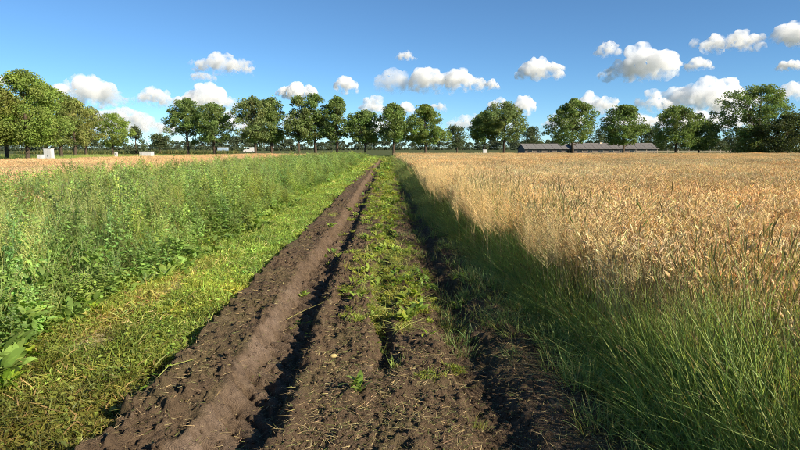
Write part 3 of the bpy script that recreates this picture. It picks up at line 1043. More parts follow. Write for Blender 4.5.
def tree_meshes(seed, H, W, cb, shape, ntips, nleaf, leaf, col, sig=.42, lean=0.0, gap=0.5, trunk_r=None):
    rng = np.random.default_rng(seed)
    wood, crown = MB(), MB()
    r0 = trunk_r or (.021 * H + .03)
    # trunk
    n = 9
    s = np.linspace(0, 1, n)
    top = H * .86
    bend = np.cumsum(rng.normal(0, .035, (n, 2)), axis=0) * H * .10
    bend -= bend[0]
    tp = np.stack([bend[:, 0] + lean * s * H, bend[:, 1], s * top - .08], axis=1)
    rad = r0 * np.interp(s, [0, .04, .3, .7, 1], [1.35, 1.0, .85, .45, .12])
    tube(wood, tp, rad, 9)

    def on_trunk(z):
        return np.array([np.interp(z, tp[:, 2], tp[:, i]) for i in range(3)])

    # tips inside a lumpy envelope
    tips = []
    tries = 0
    while len(tips) < ntips and tries < 40000:
        tries += 1
        t = rng.random()
        az = rng.uniform(0, 2 * np.pi)
        lump = 1 + .55 * float(fbm(np.array([az * 1.3 + seed]), np.array([t * 3.1]), 1.0, 2, seed % 50)) * 2 * .8
        rr = rng.random() ** .45
        env = float(ico_envelope(np.array([t]), shape)[0]) * lump * W / 2
        p = np.array([math.cos(az) * rr * env, math.sin(az) * rr * env, cb + t * (H - cb - sig * .7)])
        g = float(fbm(np.array([p[0] * .9 + 40 + p[1] * .55]), np.array([p[2] * 1.2 + p[1] * .4]), 1.6, 2, (seed * 7) % 60))
        if g < -.13 * gap * 2 + .02 * gap:
            continue
        p[:2] += on_trunk(p[2])[:2] * .9
        tips.append(p)
    tips = np.array(tips)
    # primary limbs
    nl = 11
    limbs = []
    for i in range(nl):
        z0 = cb * .82 + (H * .72 - cb * .82) * (i / nl) + rng.normal(0, .12)
        az = i * 2.4 + rng.normal(0, .3)
        t = np.clip((z0 - cb) / (H - cb) + .22, .05, .95)
        env = float(ico_envelope(np.array([t]), shape)[0]) * W / 2 * rng.uniform(.6, .9)
        st = on_trunk(z0)
        en = np.array([math.cos(az) * env, math.sin(az) * env, min(z0 + env * rng.uniform(.35, .8) + .3, H * .95)])
        mid = (st + en) / 2 + np.array([0, 0, -.06 * env]) + rng.normal(0, .12, 3)
        u = np.linspace(0, 1, 5)[:, None]
        pl = st * (1 - u) ** 2 + 2 * mid * u * (1 - u) + en * u ** 2
        rl = r0 * np.interp(z0 / H, [0, .3, .8], [.42, .34, .13])
        tube(wood, pl, np.linspace(rl, rl * .3, 5), 5)
        limbs.append(pl)
    nodes = np.concatenate(limbs + [tp[4:]])
    for p in tips[::4]:
        d = np.linalg.norm(nodes - p, axis=1) + np.where(nodes[:, 2] > p[2], .8, 0)
        q = nodes[np.argmin(d)]
        m = (q + p) / 2 + rng.normal(0, .1, 3)
        tube(wood, [q, m, p], [.026, .018, .008], 3)
    # leaves
    cnt = np.maximum(6, rng.poisson(nleaf, len(tips)))
    rep = np.repeat(np.arange(len(tips)), cnt)
    off = rng.normal(0, 1, (len(rep), 3))
    off /= np.maximum(1, np.linalg.norm(off, axis=1, keepdims=True) / 1.6)
    cs = rng.uniform(.65, 1.3, len(tips))
    off = off * (sig * cs[rep])[:, None] * np.array([1, 1, .72])
    cen = tips[rep] + off
    cen = cen[cen[:, 2] > .15]
    rep = rep[:len(cen)] if len(rep) != len(cen) else rep
    base = np.asarray(col, float) * 1.28
    cl = jit(base, len(tips), rng, .14, .05)[rep]
    cl = cl * rng.normal(1, .13, (len(cl), 1)).clip(.6, 1.5)
    L = leaf * rng.uniform(.6, 1.35, len(cen))
    cards(crown, cen, L, L * .72, np.clip(cl, .004, .8), rng, .05)
    return wood.mesh("trunk", [M_BARK], True), crown.mesh("crown", [M_TREE])


def plant_tree(name, px, z, H, Wpx, label, seed, shape='round', cbh=3.0, col=(.062, .090, .022), ntips=135, nleaf=80, leaf=.25, group=None, sig=.43, gap=.6, cat="tree", lean=0.0, meshes=None, rz=0.0, scale=1.0, trunk_r=None):
    W = Wpx / F * z
    wm, cm = meshes or tree_meshes(seed, H, W, cbh, shape, ntips, nleaf, leaf, col, sig, lean, gap, trunk_r)
    e = link(name, None, loc=(at(px, z), z, 0), rot=(0, 0, rz))
    e.scale = (scale,) * 3
    tag(e, label, cat, group)
    link("trunk", wm, e)
    link("crown", cm, e)
    return wm, cm


def top_h(top, z):
    return EYE + ray(400, top).z * z


OAK = (.128, .185, .052)
OLV = (.150, .195, .066)
# px of the trunk, depth, top row, crown width in px, shape, clear trunk, colour, lean, label
ROW = [
    (188, 106, 99, 37, 'oval', 2.6, OAK, 0, "leftmost tree of the roadside row, loose crown, standing free"),
    (214.5, 105, 104, 34, 'round', 3.0, OAK, 0, "dark round roadside tree, second of the row, left of the blue-grey trailer"),
    (256, 104, 98, 42, 'round', 2.9, OLV, 0, "broad olive-green roadside tree rising behind the white van"),
    (271.5, 105, 97, 27, 'oval', 2.8, OAK, .02, "dark roadside tree whose crown touches the broad olive one beside it"),
    (299, 104, 97, 27, 'oval', 3.2, OLV, 0, "slim pale-trunked roadside tree, fifth of the row"),
    (315.5, 105, 94, 29, 'oval', 3.0, OAK, 0, "tallest slim roadside tree of the close group before the track end"),
    (337, 105, 97, 29, 'oval', 2.9, OAK, 0, "slim roadside tree with its crown thinning on top, seventh of the row"),
    (365, 105, 111, 34, 'round', 2.8, OAK, 0, "lower domed roadside tree just left of the track end"),
    (393.5, 102, 104, 27, 'oval', 3.0, OAK, 0, "narrow roadside tree standing right at the end of the track"),
    (425.5, 104, 105, 48, 'broad', 2.7, (.150, .205, .050), 0, "wide fresh-green domed roadside tree just right of the track end"),
    (483, 106, 111, 30, 'round', 2.8, OAK, .05, "leaning roadside tree with a dark rounded crown beside the small white box"),
    (504, 105, 102, 42, 'round', 3.0, OLV, 0, "grey-olive roadside tree with airy broad crown left of the barn"),
    (572.5, 103, 99, 53, 'broad', 2.6, OAK, 0, "broad low-branched oak standing before the middle of the long barn"),
    (623.5, 104, 104, 40, 'round', 2.5, OAK, 0, "round-crowned tree before the brown end of the long barn"),
    (676, 105, 106, 40, 'round', 1.8, OAK, 0, "low-branched tree just right of the long barn"),
    (699, 107, 113, 27, 'oval', 1.6, OAK, 0, "smaller upright tree between the barn's end and the huge tree"),
]
for i, (px, z, tp_, wpx, shp, cb_, cl_, ln_, lab) in enumerate(ROW):
    plant_tree("roadside_tree", px, z, top_h(tp_, z), wpx * 1.04, lab, 300 + i * 13, shp, cb_, cl_, lean=ln_, group="trees of the roadside row", ntips=int(85 + wpx * 2.6))

YG = (.175, .235, .050)
YB = (.205, .225, .065)
LEFT = [
    (-12, 64, 80, 62, (.165, .195, .046), "tree cut by the left edge of the picture, first of the near avenue"),
    (27, 67, 72, 66, YG, "tallest tree of the near avenue, bright green, with a thick pale trunk"),
    (6, 76, 88, 46, (.14, .175, .042), "avenue tree behind the tallest one, next to the picture's left edge"),
    (46, 80, 84, 44, YG, "avenue tree right behind the white cabinet, green and bushy"),
    (61, 92, 92, 40, (.135, .165, .042), "darker green avenue tree in the middle of the near avenue"),
    (75, 104, 99, 36, YB, "avenue tree with brownish-yellow tinged leaves"),
    (86, 114, 103, 34, YB, "yellow-tinged avenue tree next to last of the near avenue"),
    (112.5, 128, 113, 38, YG, "small last tree of the near avenue, beside the white post"),
]
for i, (px, z, tp_, wpx, cl_, lab) in enumerate(LEFT):
    big = i < 4
    plant_tree("avenue_tree", px, z, top_h(tp_, z), wpx * 1.0, lab, 740 + i * 17, 'oval', 2.3, cl_, group="trees of the near avenue", ntips=270 if big else 190, nleaf=78, leaf=.20 if big else .23, sig=.42, gap=.35)

BACK = [
    (136, 172, 126, 23, 'cone', .2, (.085, .110, .050), "small conical tree standing alone left of the roadside row"),
    (160, 176, 134, 22, 'round', 2.0, (.088, .112, .050), "low flat-topped tree in the gap left of the roadside row"),
    (457, 170, 124, 20, 'round', 2.2, (.085, .112, .050), "small distant tree between the wide green tree and the leaning one"),
    (532, 172, 127, 19, 'round', .9, (.078, .102, .044), "small dark tree at the left end of the long barn"),
    (604, 196, 123, 22, 'round', 1.5, (.078, .102, .044), "dark tree rising behind the long barn's roof"),
    (641, 196, 124, 30, 'round', 1.5, (.072, .096, .040), "dark tree behind the right end of the long barn"),
    (655, 190, 128, 24, 'round', 1.2, (.072, .096, .040), "dark bushy tree at the barn's right corner"),
    (715, 210, 138, 22, 'round', .8, (.070, .094, .042), "low dark tree in the gap beside the huge tree"),
    (733, 215, 136, 24, 'round', .8, (.070, .094, .042), "dark far tree under the huge tree's branches"),
]
for i, (px, z, tp_, wpx, shp, cb_, cl_, lab) in enumerate(BACK):
    plant_tree("field_tree", px, z, top_h(tp_, z), wpx, lab, 900 + i * 7, shp, cb_, cl_, ntips=110, nleaf=40, leaf=.34, sig=.55, gap=.4, group="trees beyond the road")

plant_tree("huge_tree", 757, 103, top_h(85, 103), 80, "huge spreading tree towering over the right end of the field", 1201, 'round', 2.6, OAK, ntips=310, nleaf=78, leaf=.26, sig=.5, gap=.5, trunk_r=.38)
plant_tree("dense_bush", 786, 97, top_h(112, 97), 52, "dense very dark bushy tree at the right edge of the picture", 1217, 'bush', .3, (.050, .068, .024), ntips=260, nleaf=60, leaf=.24, sig=.5, gap=.1)
plant_tree("dense_bush", 752, 100, top_h(124, 100), 34, "green bushy thicket below the huge tree", 1223, 'bush', .3, (.105, .135, .036), ntips=150, nleaf=60, leaf=.24, sig=.45, gap=.2)
plant_tree("dense_bush", 812, 99, top_h(108, 99), 46, "dark thicket cut off by the right edge of the picture", 1229, 'bush', .3, (.055, .075, .026), ntips=200, nleaf=50, leaf=.24, sig=.45, gap=.2)

# far wood: separate round crowns on the skyline
rf = np.random.default_rng(5)
protos_far = [tree_meshes(1500 + k, 9.5, 13.0, .0, 'bush', 62, 24, 1.0, (.075, .098, .056), .9, 0, .0) for k in range(4)]  # muted, bluish leaf colour has the distance haze painted in


def far_row(x0, x1, step, z, toplo, tophi, label, group, name="far_tree"):
    px = x0
    while px < x1:
        zz = z * rf.uniform(.94, 1.08)
        h = top_h(rf.uniform(toplo, tophi), zz)
        plant_tree(name, px, zz, h, 9, label, 0, meshes=protos_far[rf.integers(0, 4)], rz=rf.uniform(0, 6), scale=h / 9.5, group=group)
        px += step * rf.uniform(.75, 1.25)


far_row(333, 560, 6.6, 610, 139.5, 142.5, "round distant tree of the far wood line behind the track end", "far wood line behind the track end")
far_row(292, 335, 6.0, 560, 141, 145, "distant tree of the low far line between the slim roadside trees", "low far line of trees")
far_row(100, 205, 6.5, 560, 140, 145, "distant dark tree on the skyline behind the near avenue", "far trees behind the near avenue")
far_row(-20, 100, 7.5, 430, 136, 142, "dark distant tree seen under the crowns of the near avenue", "far trees under the near avenue")
far_row(203, 292, 7.5, 420, 135.5, 141, "rounded grove tree standing behind the van and the trailer", "grove behind the van and trailer")
far_row(658, 745, 8.0, 430, 139, 144, "distant dark tree behind the fence right of the barn", "far trees right of the barn")
far_row(515, 660, 8.0, 520, 139.5, 143, "distant tree showing above the long barn's roof", "far trees above the barn roof")

# maize and tall crop beyond the road on the left
mb_ = grass_tuft(60, rg, .7, 1.5, .7, .09, (np.array([.06, .095, .026]), np.array([.10, .135, .04])), .3, 1.3)
MZ = [proto("maize", mb_, [M_LEAF_I])]
a = grid_pts(-110, -51, 175, 200, 1.9, rg, .4)
scatter("maize_crop", np.concatenate([a[:, :2], a[:, :1] * 0], axis=1), rots(len(a), rg, .05), rg.uniform(.8, 1.05, len(a)), np.zeros(len(a)), MZ, tints(a, rg, .12, .05, 9, 6), "level green crop beyond the road at the left", "crop")
a = grid_pts(-75, -19, 40, 112, 1.5, rg, .5)
lim = -35 + (a[:, 1] - 2) * (14 / 86.)
a = a[(a[:, 0] < lim - .5) & inview(a, 8)]
RGH = [proto("rough_grass", grass_tuft(150, rg, .25, .8, .75, .025, (G1 * 1.3, G2 * 1.2), .4, 1.4), [M_LEAF_I]) for _ in range(3)]
scatter("avenue_grass", np.concatenate([a[:, :2], a[:, :1] * 0], axis=1), rots(len(a), rg, .05), rg.uniform(.6, 1.15, len(a)), rg.integers(0, 3, len(a)), RGH, tints(a, rg, .3, .12, 9, 8) * np.array([1.3, 1.2, 1]), "rough grass under the near avenue", "grass")
a = grid_pts(-70, 78, 96.5, 111, 1.6, rg, .5)
a = a[(np.abs(a[:, 0]) > 2.5) | (a[:, 1] > 99)]
scatter("roadside_grass", np.concatenate([a[:, :2], a[:, :1] * 0], axis=1), rots(len(a), rg, .05), np.stack([a[:, 0] * 0 + 1, a[:, 0] * 0 + 1, rg.uniform(.3, .8, len(a))], axis=1), rg.integers(0, 3, len(a)), RGH, tints(a, rg, .25, .1, 9, 9) * np.array([1.15, 1.1, 1]), "rough grass at the feet of the roadside row", "grass")

# ------------------------------------------------------------------ buildings and roadside things
def part(name, parent, build, mats, label=None, smooth=False):
    m = MB()
    build(m)
    o = link(name, m.mesh(name, mats, smooth), parent)
    if label:
        o["label"] = label
    return o


def barn(px0, px1, z, ridge, eave, depth, roofmat, label, nsheet, nwin, chim=()):
    x0, x1 = at(px0, z), at(px1, z)
    w = x1 - x0
    e = tag(link("long_barn", None, loc=(x0, z, 0)), label, "barn", "the long low barn's two ranges")
    part("wall", e, lambda m: (box(m, 0, w, 0, depth, 0, eave), m.add([(0, 0, eave), (0, depth, eave), (0, depth / 2, ridge - .06)], tris=[(0, 2, 1)]), m.add([(w, 0, eave), (w, depth, eave), (w, depth / 2, ridge - .06)], tris=[(0, 1, 2)])), [M_WALL])
    rf_ = link("roof", None, e)
    sw = (w + .6) / nsheet
    sheet_me = MB()
    for (y0, y1) in ((-.45, depth / 2), (depth + .45, depth / 2)):
        zl = eave - .16
        v = [(0.03, y0, zl), (sw - .03, y0, zl), (sw - .03, y1, ridge), (.03, y1, ridge)]
        v2 = [(a_, b_, c_ + .09) for a_, b_, c_ in v]
        sheet_me.add(v + v2, quads=[(4, 5, 6, 7), (0, 3, 2, 1), (0, 1, 5, 4), (1, 2, 6, 5), (2, 3, 7, 6), (3, 0, 4, 7)])
    smesh = sheet_me.mesh("roof_panel", [roofmat])
    for k_ in range(nsheet):
        link("roof_panel", smesh, rf_, loc=(-.3 + k_ * sw, 0, (k_ % 2) * .025))
    part("ridge_cap", rf_, lambda m: tube(m, [(-.3, depth / 2, ridge + .06), (w + .3, depth / 2, ridge + .06)], .12, 6), [roofmat])
    for k_ in range(nwin):
        xc = (k_ + .5) / nwin * w
        wf = part("window", e, lambda m: box(m, xc - .75, xc + .75, -.05, .02, .55, eave - .35), [M_POST])
        part("pane", wf, lambda m: (box(m, xc - .66, xc - .03, -.07, -.03, .63, eave - .43), box(m, xc + .03, xc + .66, -.07, -.03, .63, eave - .43)), [M_GLASS])
    for (pxc, hh_, ww) in chim:
        xc = at(pxc, z + depth / 2) - x0
        ch = part("chimney", rf_, lambda m: box(m, xc - ww, xc + ww, depth / 2 - ww, depth / 2 + ww, ridge - .6, ridge + hh_), [M_CREAM])
        part("chimney_cap", ch, lambda m: box(m, xc - ww - .07, xc + ww + .07, depth / 2 - ww - .07, depth / 2 + ww + .07, ridge + hh_ + .003, ridge + hh_ + .1), [M_WALL])
    return e


barn(525, 574, 165, 2.85, 1.55, 9, M_ROOF_A, "left range of the long low barn, blue-grey sheet roof", 12, 5)
barn(574.6, 658, 163, 3.0, 1.55, 9, M_ROOF_B, "right range of the long low barn, brown-grey sheet roof with chimneys", 20, 8, ((600.5, .35, .35), (615.5, .9, .42)))


def cabinet(name, px, z, w, h, d, label, group=None, mat=M_WHITE, plinth=True):
    e = tag(link(name, None, loc=(at(px, z), z, 0), rot=(0, 0, rf.uniform(-.12, .12))), label, "cabinet", group)
    part("plinth", e, lambda m: box(m, -w / 2 + .02, w / 2 - .02, -d / 2 + .02, d / 2 - .02, -.02, .14), [M_GREY])
    part("body", e, lambda m: box(m, -w / 2, w / 2, -d / 2, d / 2, .14, h - .05), [mat])
    part("lid", e, lambda m: (box(m, -w / 2 - .03, w / 2 + .03, -d / 2 - .04, d / 2 + .03, h - .047, h)), [mat])
    dr = part("door", e, lambda m: (box(m, -w / 2 + .04, -.012, -d / 2 - .018, -d / 2 - .002, .2, h - .1), box(m, .012, w / 2 - .04, -d / 2 - .018, -d / 2 - .002, .2, h - .1)), [mat])
    part("handle", dr, lambda m: box(m, .03, .055, -d / 2 - .05, -d / 2 - .02, h * .5, h * .5 + .14), [M_DARK])
    return e


cabinet("utility_cabinet", 48.5, 60, .82, 1.62, .45, "tall white utility cabinet among the avenue trunks", "white cabinets by the avenue")
cabinet("utility_cabinet", 40, 57.5, .5, 1.02, .4, "small white cabinet close to the tall one", "white cabinets by the avenue")
cabinet("utility_cabinet", 485, 100, .72, 1.45, .4, "small white box at the foot of the leaning roadside tree")

e = tag(link("marker_post", None, loc=(at(115.8, 75), 75, 0)), "slim white post near the last avenue tree", "post")
part("shaft", e, lambda m: box(m, -.16, .16, -.1, .1, -.05, 1.12), [M_WHITE])
part("cap", e, lambda m: m.add([(-.17, -.11, 1.123), (.17, -.11, 1.123), (.17, .11, 1.123), (-.17, .11, 1.123), (0, 0, 1.28)], tris=[(0, 1, 4), (1, 2, 4), (2, 3, 4), (3, 0, 4)], quads=[(3, 2, 1, 0)]), [M_WHITE])
part("reflector", e, lambda m: box(m, -.06, .06, -.115, -.103, .85, 1.0), [M_DARK])

e = tag(link("white_container", None, loc=(at(146.5, 80), 80, 0), rot=(0, 0, -.06)), "low white box container standing alone beyond the grain", "container")
part("body", e, lambda m: box(m, -.78, .78, -.5, .5, .18, 1.12), [M_WHITE])
part("lid", e, lambda m: box(m, -.82, .82, -.54, .54, 1.123, 1.2), [M_WHITE])
for sx in (-.6, .6):
    part("foot", e, lambda m: box(m, sx - .07, sx + .07, -.45, .45, -.02, .177), [M_DARK])
for sx in (-.4, 0, .4):
    part("rib", e, lambda m: box(m, sx - .025, sx + .025, -.525, -.503, .22, 1.08), [M_WHITE])


def extrude(m, prof, y0, y1):
    n_ = len(prof)
    v = [(x, y0, z) for x, z in prof] + [(x, y1, z) for x, z in prof]
    q = [(i, (i + 1) % n_, n_ + (i + 1) % n_, n_ + i) for i in range(n_)]
    m.add(v, quads=q)
    # end caps as fans
    c0, c1 = np.mean(prof, axis=0), None
    m.add([(x, y0, z) for x, z in prof] + [(c0[0], y0, c0[1])], tris=[((i + 1) % n_, i, n_) for i in range(n_)])
    m.add([(x, y1, z) for x, z in prof] + [(c0[0], y1, c0[1])], tris=[(i, (i + 1) % n_, n_) for i in range(n_)])


def wheel(parent, x, y, r=.33):
    w = part("wheel", parent, lambda m: (tube(m, [(x, y - .1, r), (x, y + .1, r)], r, 16), [m.add([(x + r * math.cos(t), yy_, r + r * math.sin(t)) for t in np.arange(16) / 16 * 6.2832] + [(x, yy_, r)], tris=[(i, (i + 1) % 16, 16) for i in range(16)]) for yy_ in (y - .1, y + .1)]), [M_DARK])
    part("rim", w, lambda m: m.add([(x + r * .6 * math.cos(t), y - .105, r + r * .6 * math.sin(t)) for t in np.arange(12) / 12 * 6.2832] + [(x, y - .108, r)], tris=[(i, (i + 1) % 12, 12) for i in range(12)]), [M_GREY])


zv = 225
e = tag(link("white_van", None, loc=(at(249.5, zv), zv, .0)), "small white van parked before the far grove", "van")
part("body", e, lambda m: extrude(m, [(-2.2, .35), (-2.2, .95), (-1.9, 1.15), (-1.2, 1.28), (-.55, 1.95), (-.1, 2.05), (2.15, 2.05), (2.2, 1.9), (2.2, .35)], -.85, .85), [M_WHITE])
part("side_window", e, lambda m: m.add([(-1.0, -.856, 1.32), (.2, -.856, 1.32), (.2, -.856, 1.85), (-.5, -.856, 1.85)], quads=[(0, 1, 2, 3)]), [M_GLASS])
part("windscreen", e, lambda m: m.add([(-1.17, -.75, 1.33), (-.60, -.75, 1.93), (-.60, .75, 1.93), (-1.17, .75, 1.33)], quads=[(0, 1, 2, 3)]), [M_GLASS])
part("headlight", e, lambda m: box(m, -2.22, -2.0, -.87, -.55, .75, .92), [M_GREY])
for xw in (-1.35, 1.35):
    for yw in (-.78, .78):
        wheel(e, xw, yw)

e = tag(link("box_trailer", None, loc=(at(223, zv), zv, .0)), "blue-grey box trailer parked left of the white van", "trailer")
part("body", e, lambda m: box(m, -1.8, 1.8, -1.0, 1.0, .6, 1.95), [plain_mat("trailer_blue", (.30, .40, .50), .5, .05)])
part("roof", e, lambda m: box(m, -1.84, 1.84, -1.04, 1.04, 1.953, 2.02), [M_WHITE])
part("drawbar", e, lambda m: tube(m, [(-1.8, 0, .5), (-3.0, 0, .45)], .06, 6), [M_DARK])
for yw in (-.95, .95):
    wheel(e, .3, yw, .36)


def post_and_rail(px0, px1, z, n_, label):
    x0, x1 = at(px0, z), at(px1, z)
    e = tag(link("paddock_fence", None, loc=(x0, z, 0)), label, "fence")
    pm = MB()
    box(pm, -.06, .06, -.06, .06, -.1, 1.35)
    pm = pm.mesh("post", [M_POST])
    for k_ in range(n_):
        link("post", pm, e, loc=((x1 - x0) * k_ / (n_ - 1), 0, 0))
    for zz in (.6, 1.1):
        part("rail", e, lambda m: box(m, 0, x1 - x0, -.095, -.065, zz - .05, zz + .05), [M_POST])


post_and_rail(636, 742, 120, 11, "weathered post-and-rail fence between the barn and the huge tree")

# ------------------------------------------------------------------ leafy plants at the weed edge: each leaf its own piece
def leaf_mesh(seed, col, ratio=.40):
    rng = np.random.default_rng(seed)
    nu, nv = 12, 5
    V, C = [], []
    for i in range(nu):
        u = i / (nu - 1)
        w = ratio * (math.sin(math.pi * min(1, u * .90 + .04)) ** .75 + .02) * (1 + .14 * math.sin(u * 19 + seed))
        bend = -.35 * u * u
        for j in range(nv):
            t = (j / (nv - 1) - .5) * 2
            V.append((u, t * w * .5, bend + .16 * abs(t) * w + .055 * math.sin(u * 17 + t * 4 + seed) * abs(t) + .012 * math.sin(u * 31 + seed)))
            k_ = 1.35 if j == 2 else 1.0
            C.append(np.array(col) * k_ * (1 + .12 * rng.normal()))
    Q = [(i * nv + j, (i + 1) * nv + j, (i + 1) * nv + j + 1, i * nv + j + 1) for i in range(nu - 1) for j in range(nv - 1)]
    m = MB()
    m.add(V, quads=Q, col=np.clip(C, .01, .8))
    tube(m, [(-.45, 0, -.18), (-.2, 0, -.03), (.02, 0, .0)], [.022, .018, .012], 4, col=(.22, .28, .09))
    return m.mesh("leaf", [M_LEAF], True)


LEAVES = [leaf_mesh(k_, c_, r_) for k_, (c_, r_) in enumerate([((.150, .250, .026), .36), ((.200, .310, .030), .30), ((.110, .205, .026), .40), ((.26, .33, .035), .33)])]
YLEAF = leaf_mesh(9, (.42, .33, .07), .40)


def leafy_plant(name, x, y, n_, L0, label, group, seed, z=None, up=.0, yellow=0, cat="plant"):
    rng = np.random.default_rng(seed)
    zz = float(hz(np.array([x]), np.array([y]))[0]) if z is None else z
    e = tag(link(name, None, loc=(x, y, zz)), label, cat, group)
    for k_ in range(n_):
        L = L0 * rng.uniform(.5, .92)
        az = k_ * 2.4 + rng.normal(0, .3)
        el = rng.uniform(.15, 1.25) * (1 - .4 * k_ / n_) + up
        me_ = YLEAF if k_ < yellow else LEAVES[rng.integers(0, 4)]
        o = link("leaf", me_, e)
        o.rotation_euler = (rng.normal(0, .35), -el, az)
        o.scale = (L, L, L)
        d_ = Vector((math.cos(az) * math.cos(el), math.sin(az) * math.cos(el), math.sin(el)))
        o.location = d_ * (.40 * L) + Vector((rng.normal(0, .02), rng.normal(0, .02), .03))
    return e


LP = [
    (-2.52, 3.75, 12, .26, "big dock plant at the picture's left edge just above the mown corner"),
    (-2.78, 4.25, 11, .28, "big dock plant with upright leaves, second from the mown corner"),
    (-2.95, 4.9, 12, .30, "largest dock plant, its long leaves arching over the bleached band"),
    (-2.80, 5.5, 10, .24, "dock plant beside the near end of the bleached band"),
    (-3.05, 6.1, 11, .28, "dock plant half hidden in the weeds beside the bleached band"),
    (-2.86, 6.9, 10, .24, "dock plant beside the middle of the bleached band"),
    (-2.95, 7.9, 11, .26, "dock plant at the far end of the bleached band"),
    (-2.85, 9.3, 10, .26, "dock plant with a yellowing leaf just past the bleached band"),
    (-3.0, 10.6, 10, .28, "round clump of broad leaves, ninth along the weed edge"),
    (-2.85, 12.3, 10, .26, "broad-leaved clump farther along the weed edge"),
    (-2.9, 14.6, 10, .30, "farthest broad-leaved clump one can pick out at the weed edge"),
]
for i, (x_, y_, n_, L_, lab) in enumerate(LP):
    leafy_plant("dock_plant", x_, y_, n_ + 9, L_ * .56, lab, "dock plants along the weed edge", 40 + i, z=0.0, up=.12, yellow=1 if i in (7, 3) else 0)

TW = [
    (-.78, 5.35, 6, .075, "small weed seedling growing in the left rut"),
    (-.70, 5.0, 5, .055, "tiny seedling on the left rut's edge below the bigger one"),
    (-.10, 5.55, 14, .085, "leafy green weed clump in the middle of the track"),
    (.04, 6.3, 12, .08, "pale weed rosette behind the leafy clump on the track"),
    (.16, 5.9, 10, .07, "yellowish weed right of the leafy clump on the track"),
    (.33, 4.55, 7, .06, "single pale weed on the right edge of the middle ridge"),
    (-.10, 4.55, 7, .05, "wilted weed beside the hollow in the middle of the track"),
    (.74, 5.9, 9, .10, "small leafy weed at the foot of the shaded right-hand bank"),
    (.86, 6.7, 9, .11, "leafy weed with a reddish leaf on the shaded bank"),
]
for i, (x_, y_, n_, L_, lab) in enumerate(TW):
    leafy_plant("track_weed", x_, y_, n_, L_, lab, "weeds growing on the track", 80 + i, yellow=1 if i in (4, 8) else 0, cat="weed")

# a pale potato-like tuber and two stones, a lying stalk
def lump(name, x, y, r, mat, label, cat, seed, sz=.8):
    rng = np.random.default_rng(seed)
    import bmesh
    bm = bmesh.new()
    bmesh.ops.create_icosphere(bm, subdivisions=3, radius=1)
    for v in bm.verts:
        n_ = v.co.copy()
        k_ = 1 + .22 * float(fbm(np.array([n_.x * 1.2 + seed]), np.array([n_.y * 1.2 + n_.z * .7]), 1, 2, seed))
        v.co = Vector((n_.x * 1.25 * k_, n_.y * k_, n_.z * sz * k_)) * r
    me_ = bpy.data.meshes.new(name)
    bm.to_mesh(me_)
    bm.free()
    for p in me_.polygons:
        p.use_smooth = True
    me_.materials.append(mat)
    h_, *_ = height(np.array([x]), np.array([y]), True)
    return tag(link(name, me_, loc=(x, y, float(h_[0]) + r * .35), rot=(0, 0, rng.uniform(0, 3))), label, cat)


lump("potato", -.415, 4.30, .022, M_TUBER, "pale yellow potato lying on the soil of the middle ridge", "potato", 3)


def stalk(name, pts, r, col, label, nleaf, seed, cat="stalk"):
    rng = np.random.default_rng(seed)
    pts = np.asarray(pts, float)
    e = tag(link(name, None, loc=tuple(pts[0])), label, cat)
    q = pts - pts[0]
    m = MB()
    tube(m, q, np.linspace(r, r * .5, len(q)), 5, col=col)
    link("stem", m.mesh("stem", [M_LEAF], True), e)
    for k_ in range(nleaf):
        f_ = rng.uniform(.2, 1)
        p_ = np.array([np.interp(f_, np.linspace(0, 1, len(q)), q[:, i]) for i in range(3)])
        o = link("leaf", LEAVES[rng.integers(0, 4)], e, loc=tuple(p_))
        o.scale = (.06,) * 3
        o.rotation_euler = (rng.normal(0, .6), -rng.uniform(0, .8), rng.uniform(0, 6.28))
    return e


def gh(x, y, up=.03):
    h_, *_ = height(np.array([x]), np.array([y]), True)
    return (x, y, float(h_[0]) + up)


stalk("cut_stalk", [gh(-1.62, 3.25), gh(-1.50, 3.45, .05), gh(-1.44, 3.7, .05), gh(-1.36, 4.0, .04)], .006, (.36, .38, .12), "pale green cut stalk lying across the bank's shadow at lower left", 4, 2)
stalk("cut_stalk", [gh(-.95, 5.4, .05), gh(-.80, 5.5, .12), gh(-.62, 5.45, .08)], .004, (.40, .38, .14), "thin straw stalk bridging the left rut", 0, 3)
stalk("cut_stalk", [gh(.75, 4.35), gh(1.0, 4.3, .03), gh(1.22, 4.42, .03)], .004, (.36, .28, .13), "brown straw stalk lying on the shaded right bank", 0, 4)


# tall grass stalks with dark spikes that stand out in front of the wheat
def spike_stalk(x, y, H, az, lean, label, spike=.10, col=(.16, .20, .05)):
    e = tag(link("spike_grass", None, loc=(x, y, 0.0)), label, "grass stalk", "single stalks standing out before the wheat")
    s_ = np.linspace(0, 1, 8)
    th = lean * s_ ** 1.5
    d_ = np.stack([np.sin(th) * math.cos(az), np.sin(th) * math.sin(az), np.cos(th)], axis=1)
    p_ = np.concatenate([np.zeros((1, 3)), np.cumsum(d_ * H / 8, axis=0)])
    m = MB()
    tube(m, p_, np.linspace(.0028, .0016, len(p_)), 5, col=(.26, .27, .09))
    link("stem", m.mesh("stem", [M_LEAF], True), e)
    m = MB()
    t_ = np.linspace(0, 1, 7)[:, None]
    tube(m, p_[-1] + t_ * d_[-1] * spike, [.002, .0048, .0055, .0055, .005, .004, .001], 7, col=col)
    link("spike", m.mesh("spike", [M_LEAF], True), e)
    m = MB()
    ribbons(m, p_[2:5:2], az + 2.0 + np.array([0, 2.5]), .22, .008, .3, 1.3, 4, (.12, .18, .045))
    link("blade", m.mesh("blade", [M_LEAF]), e)


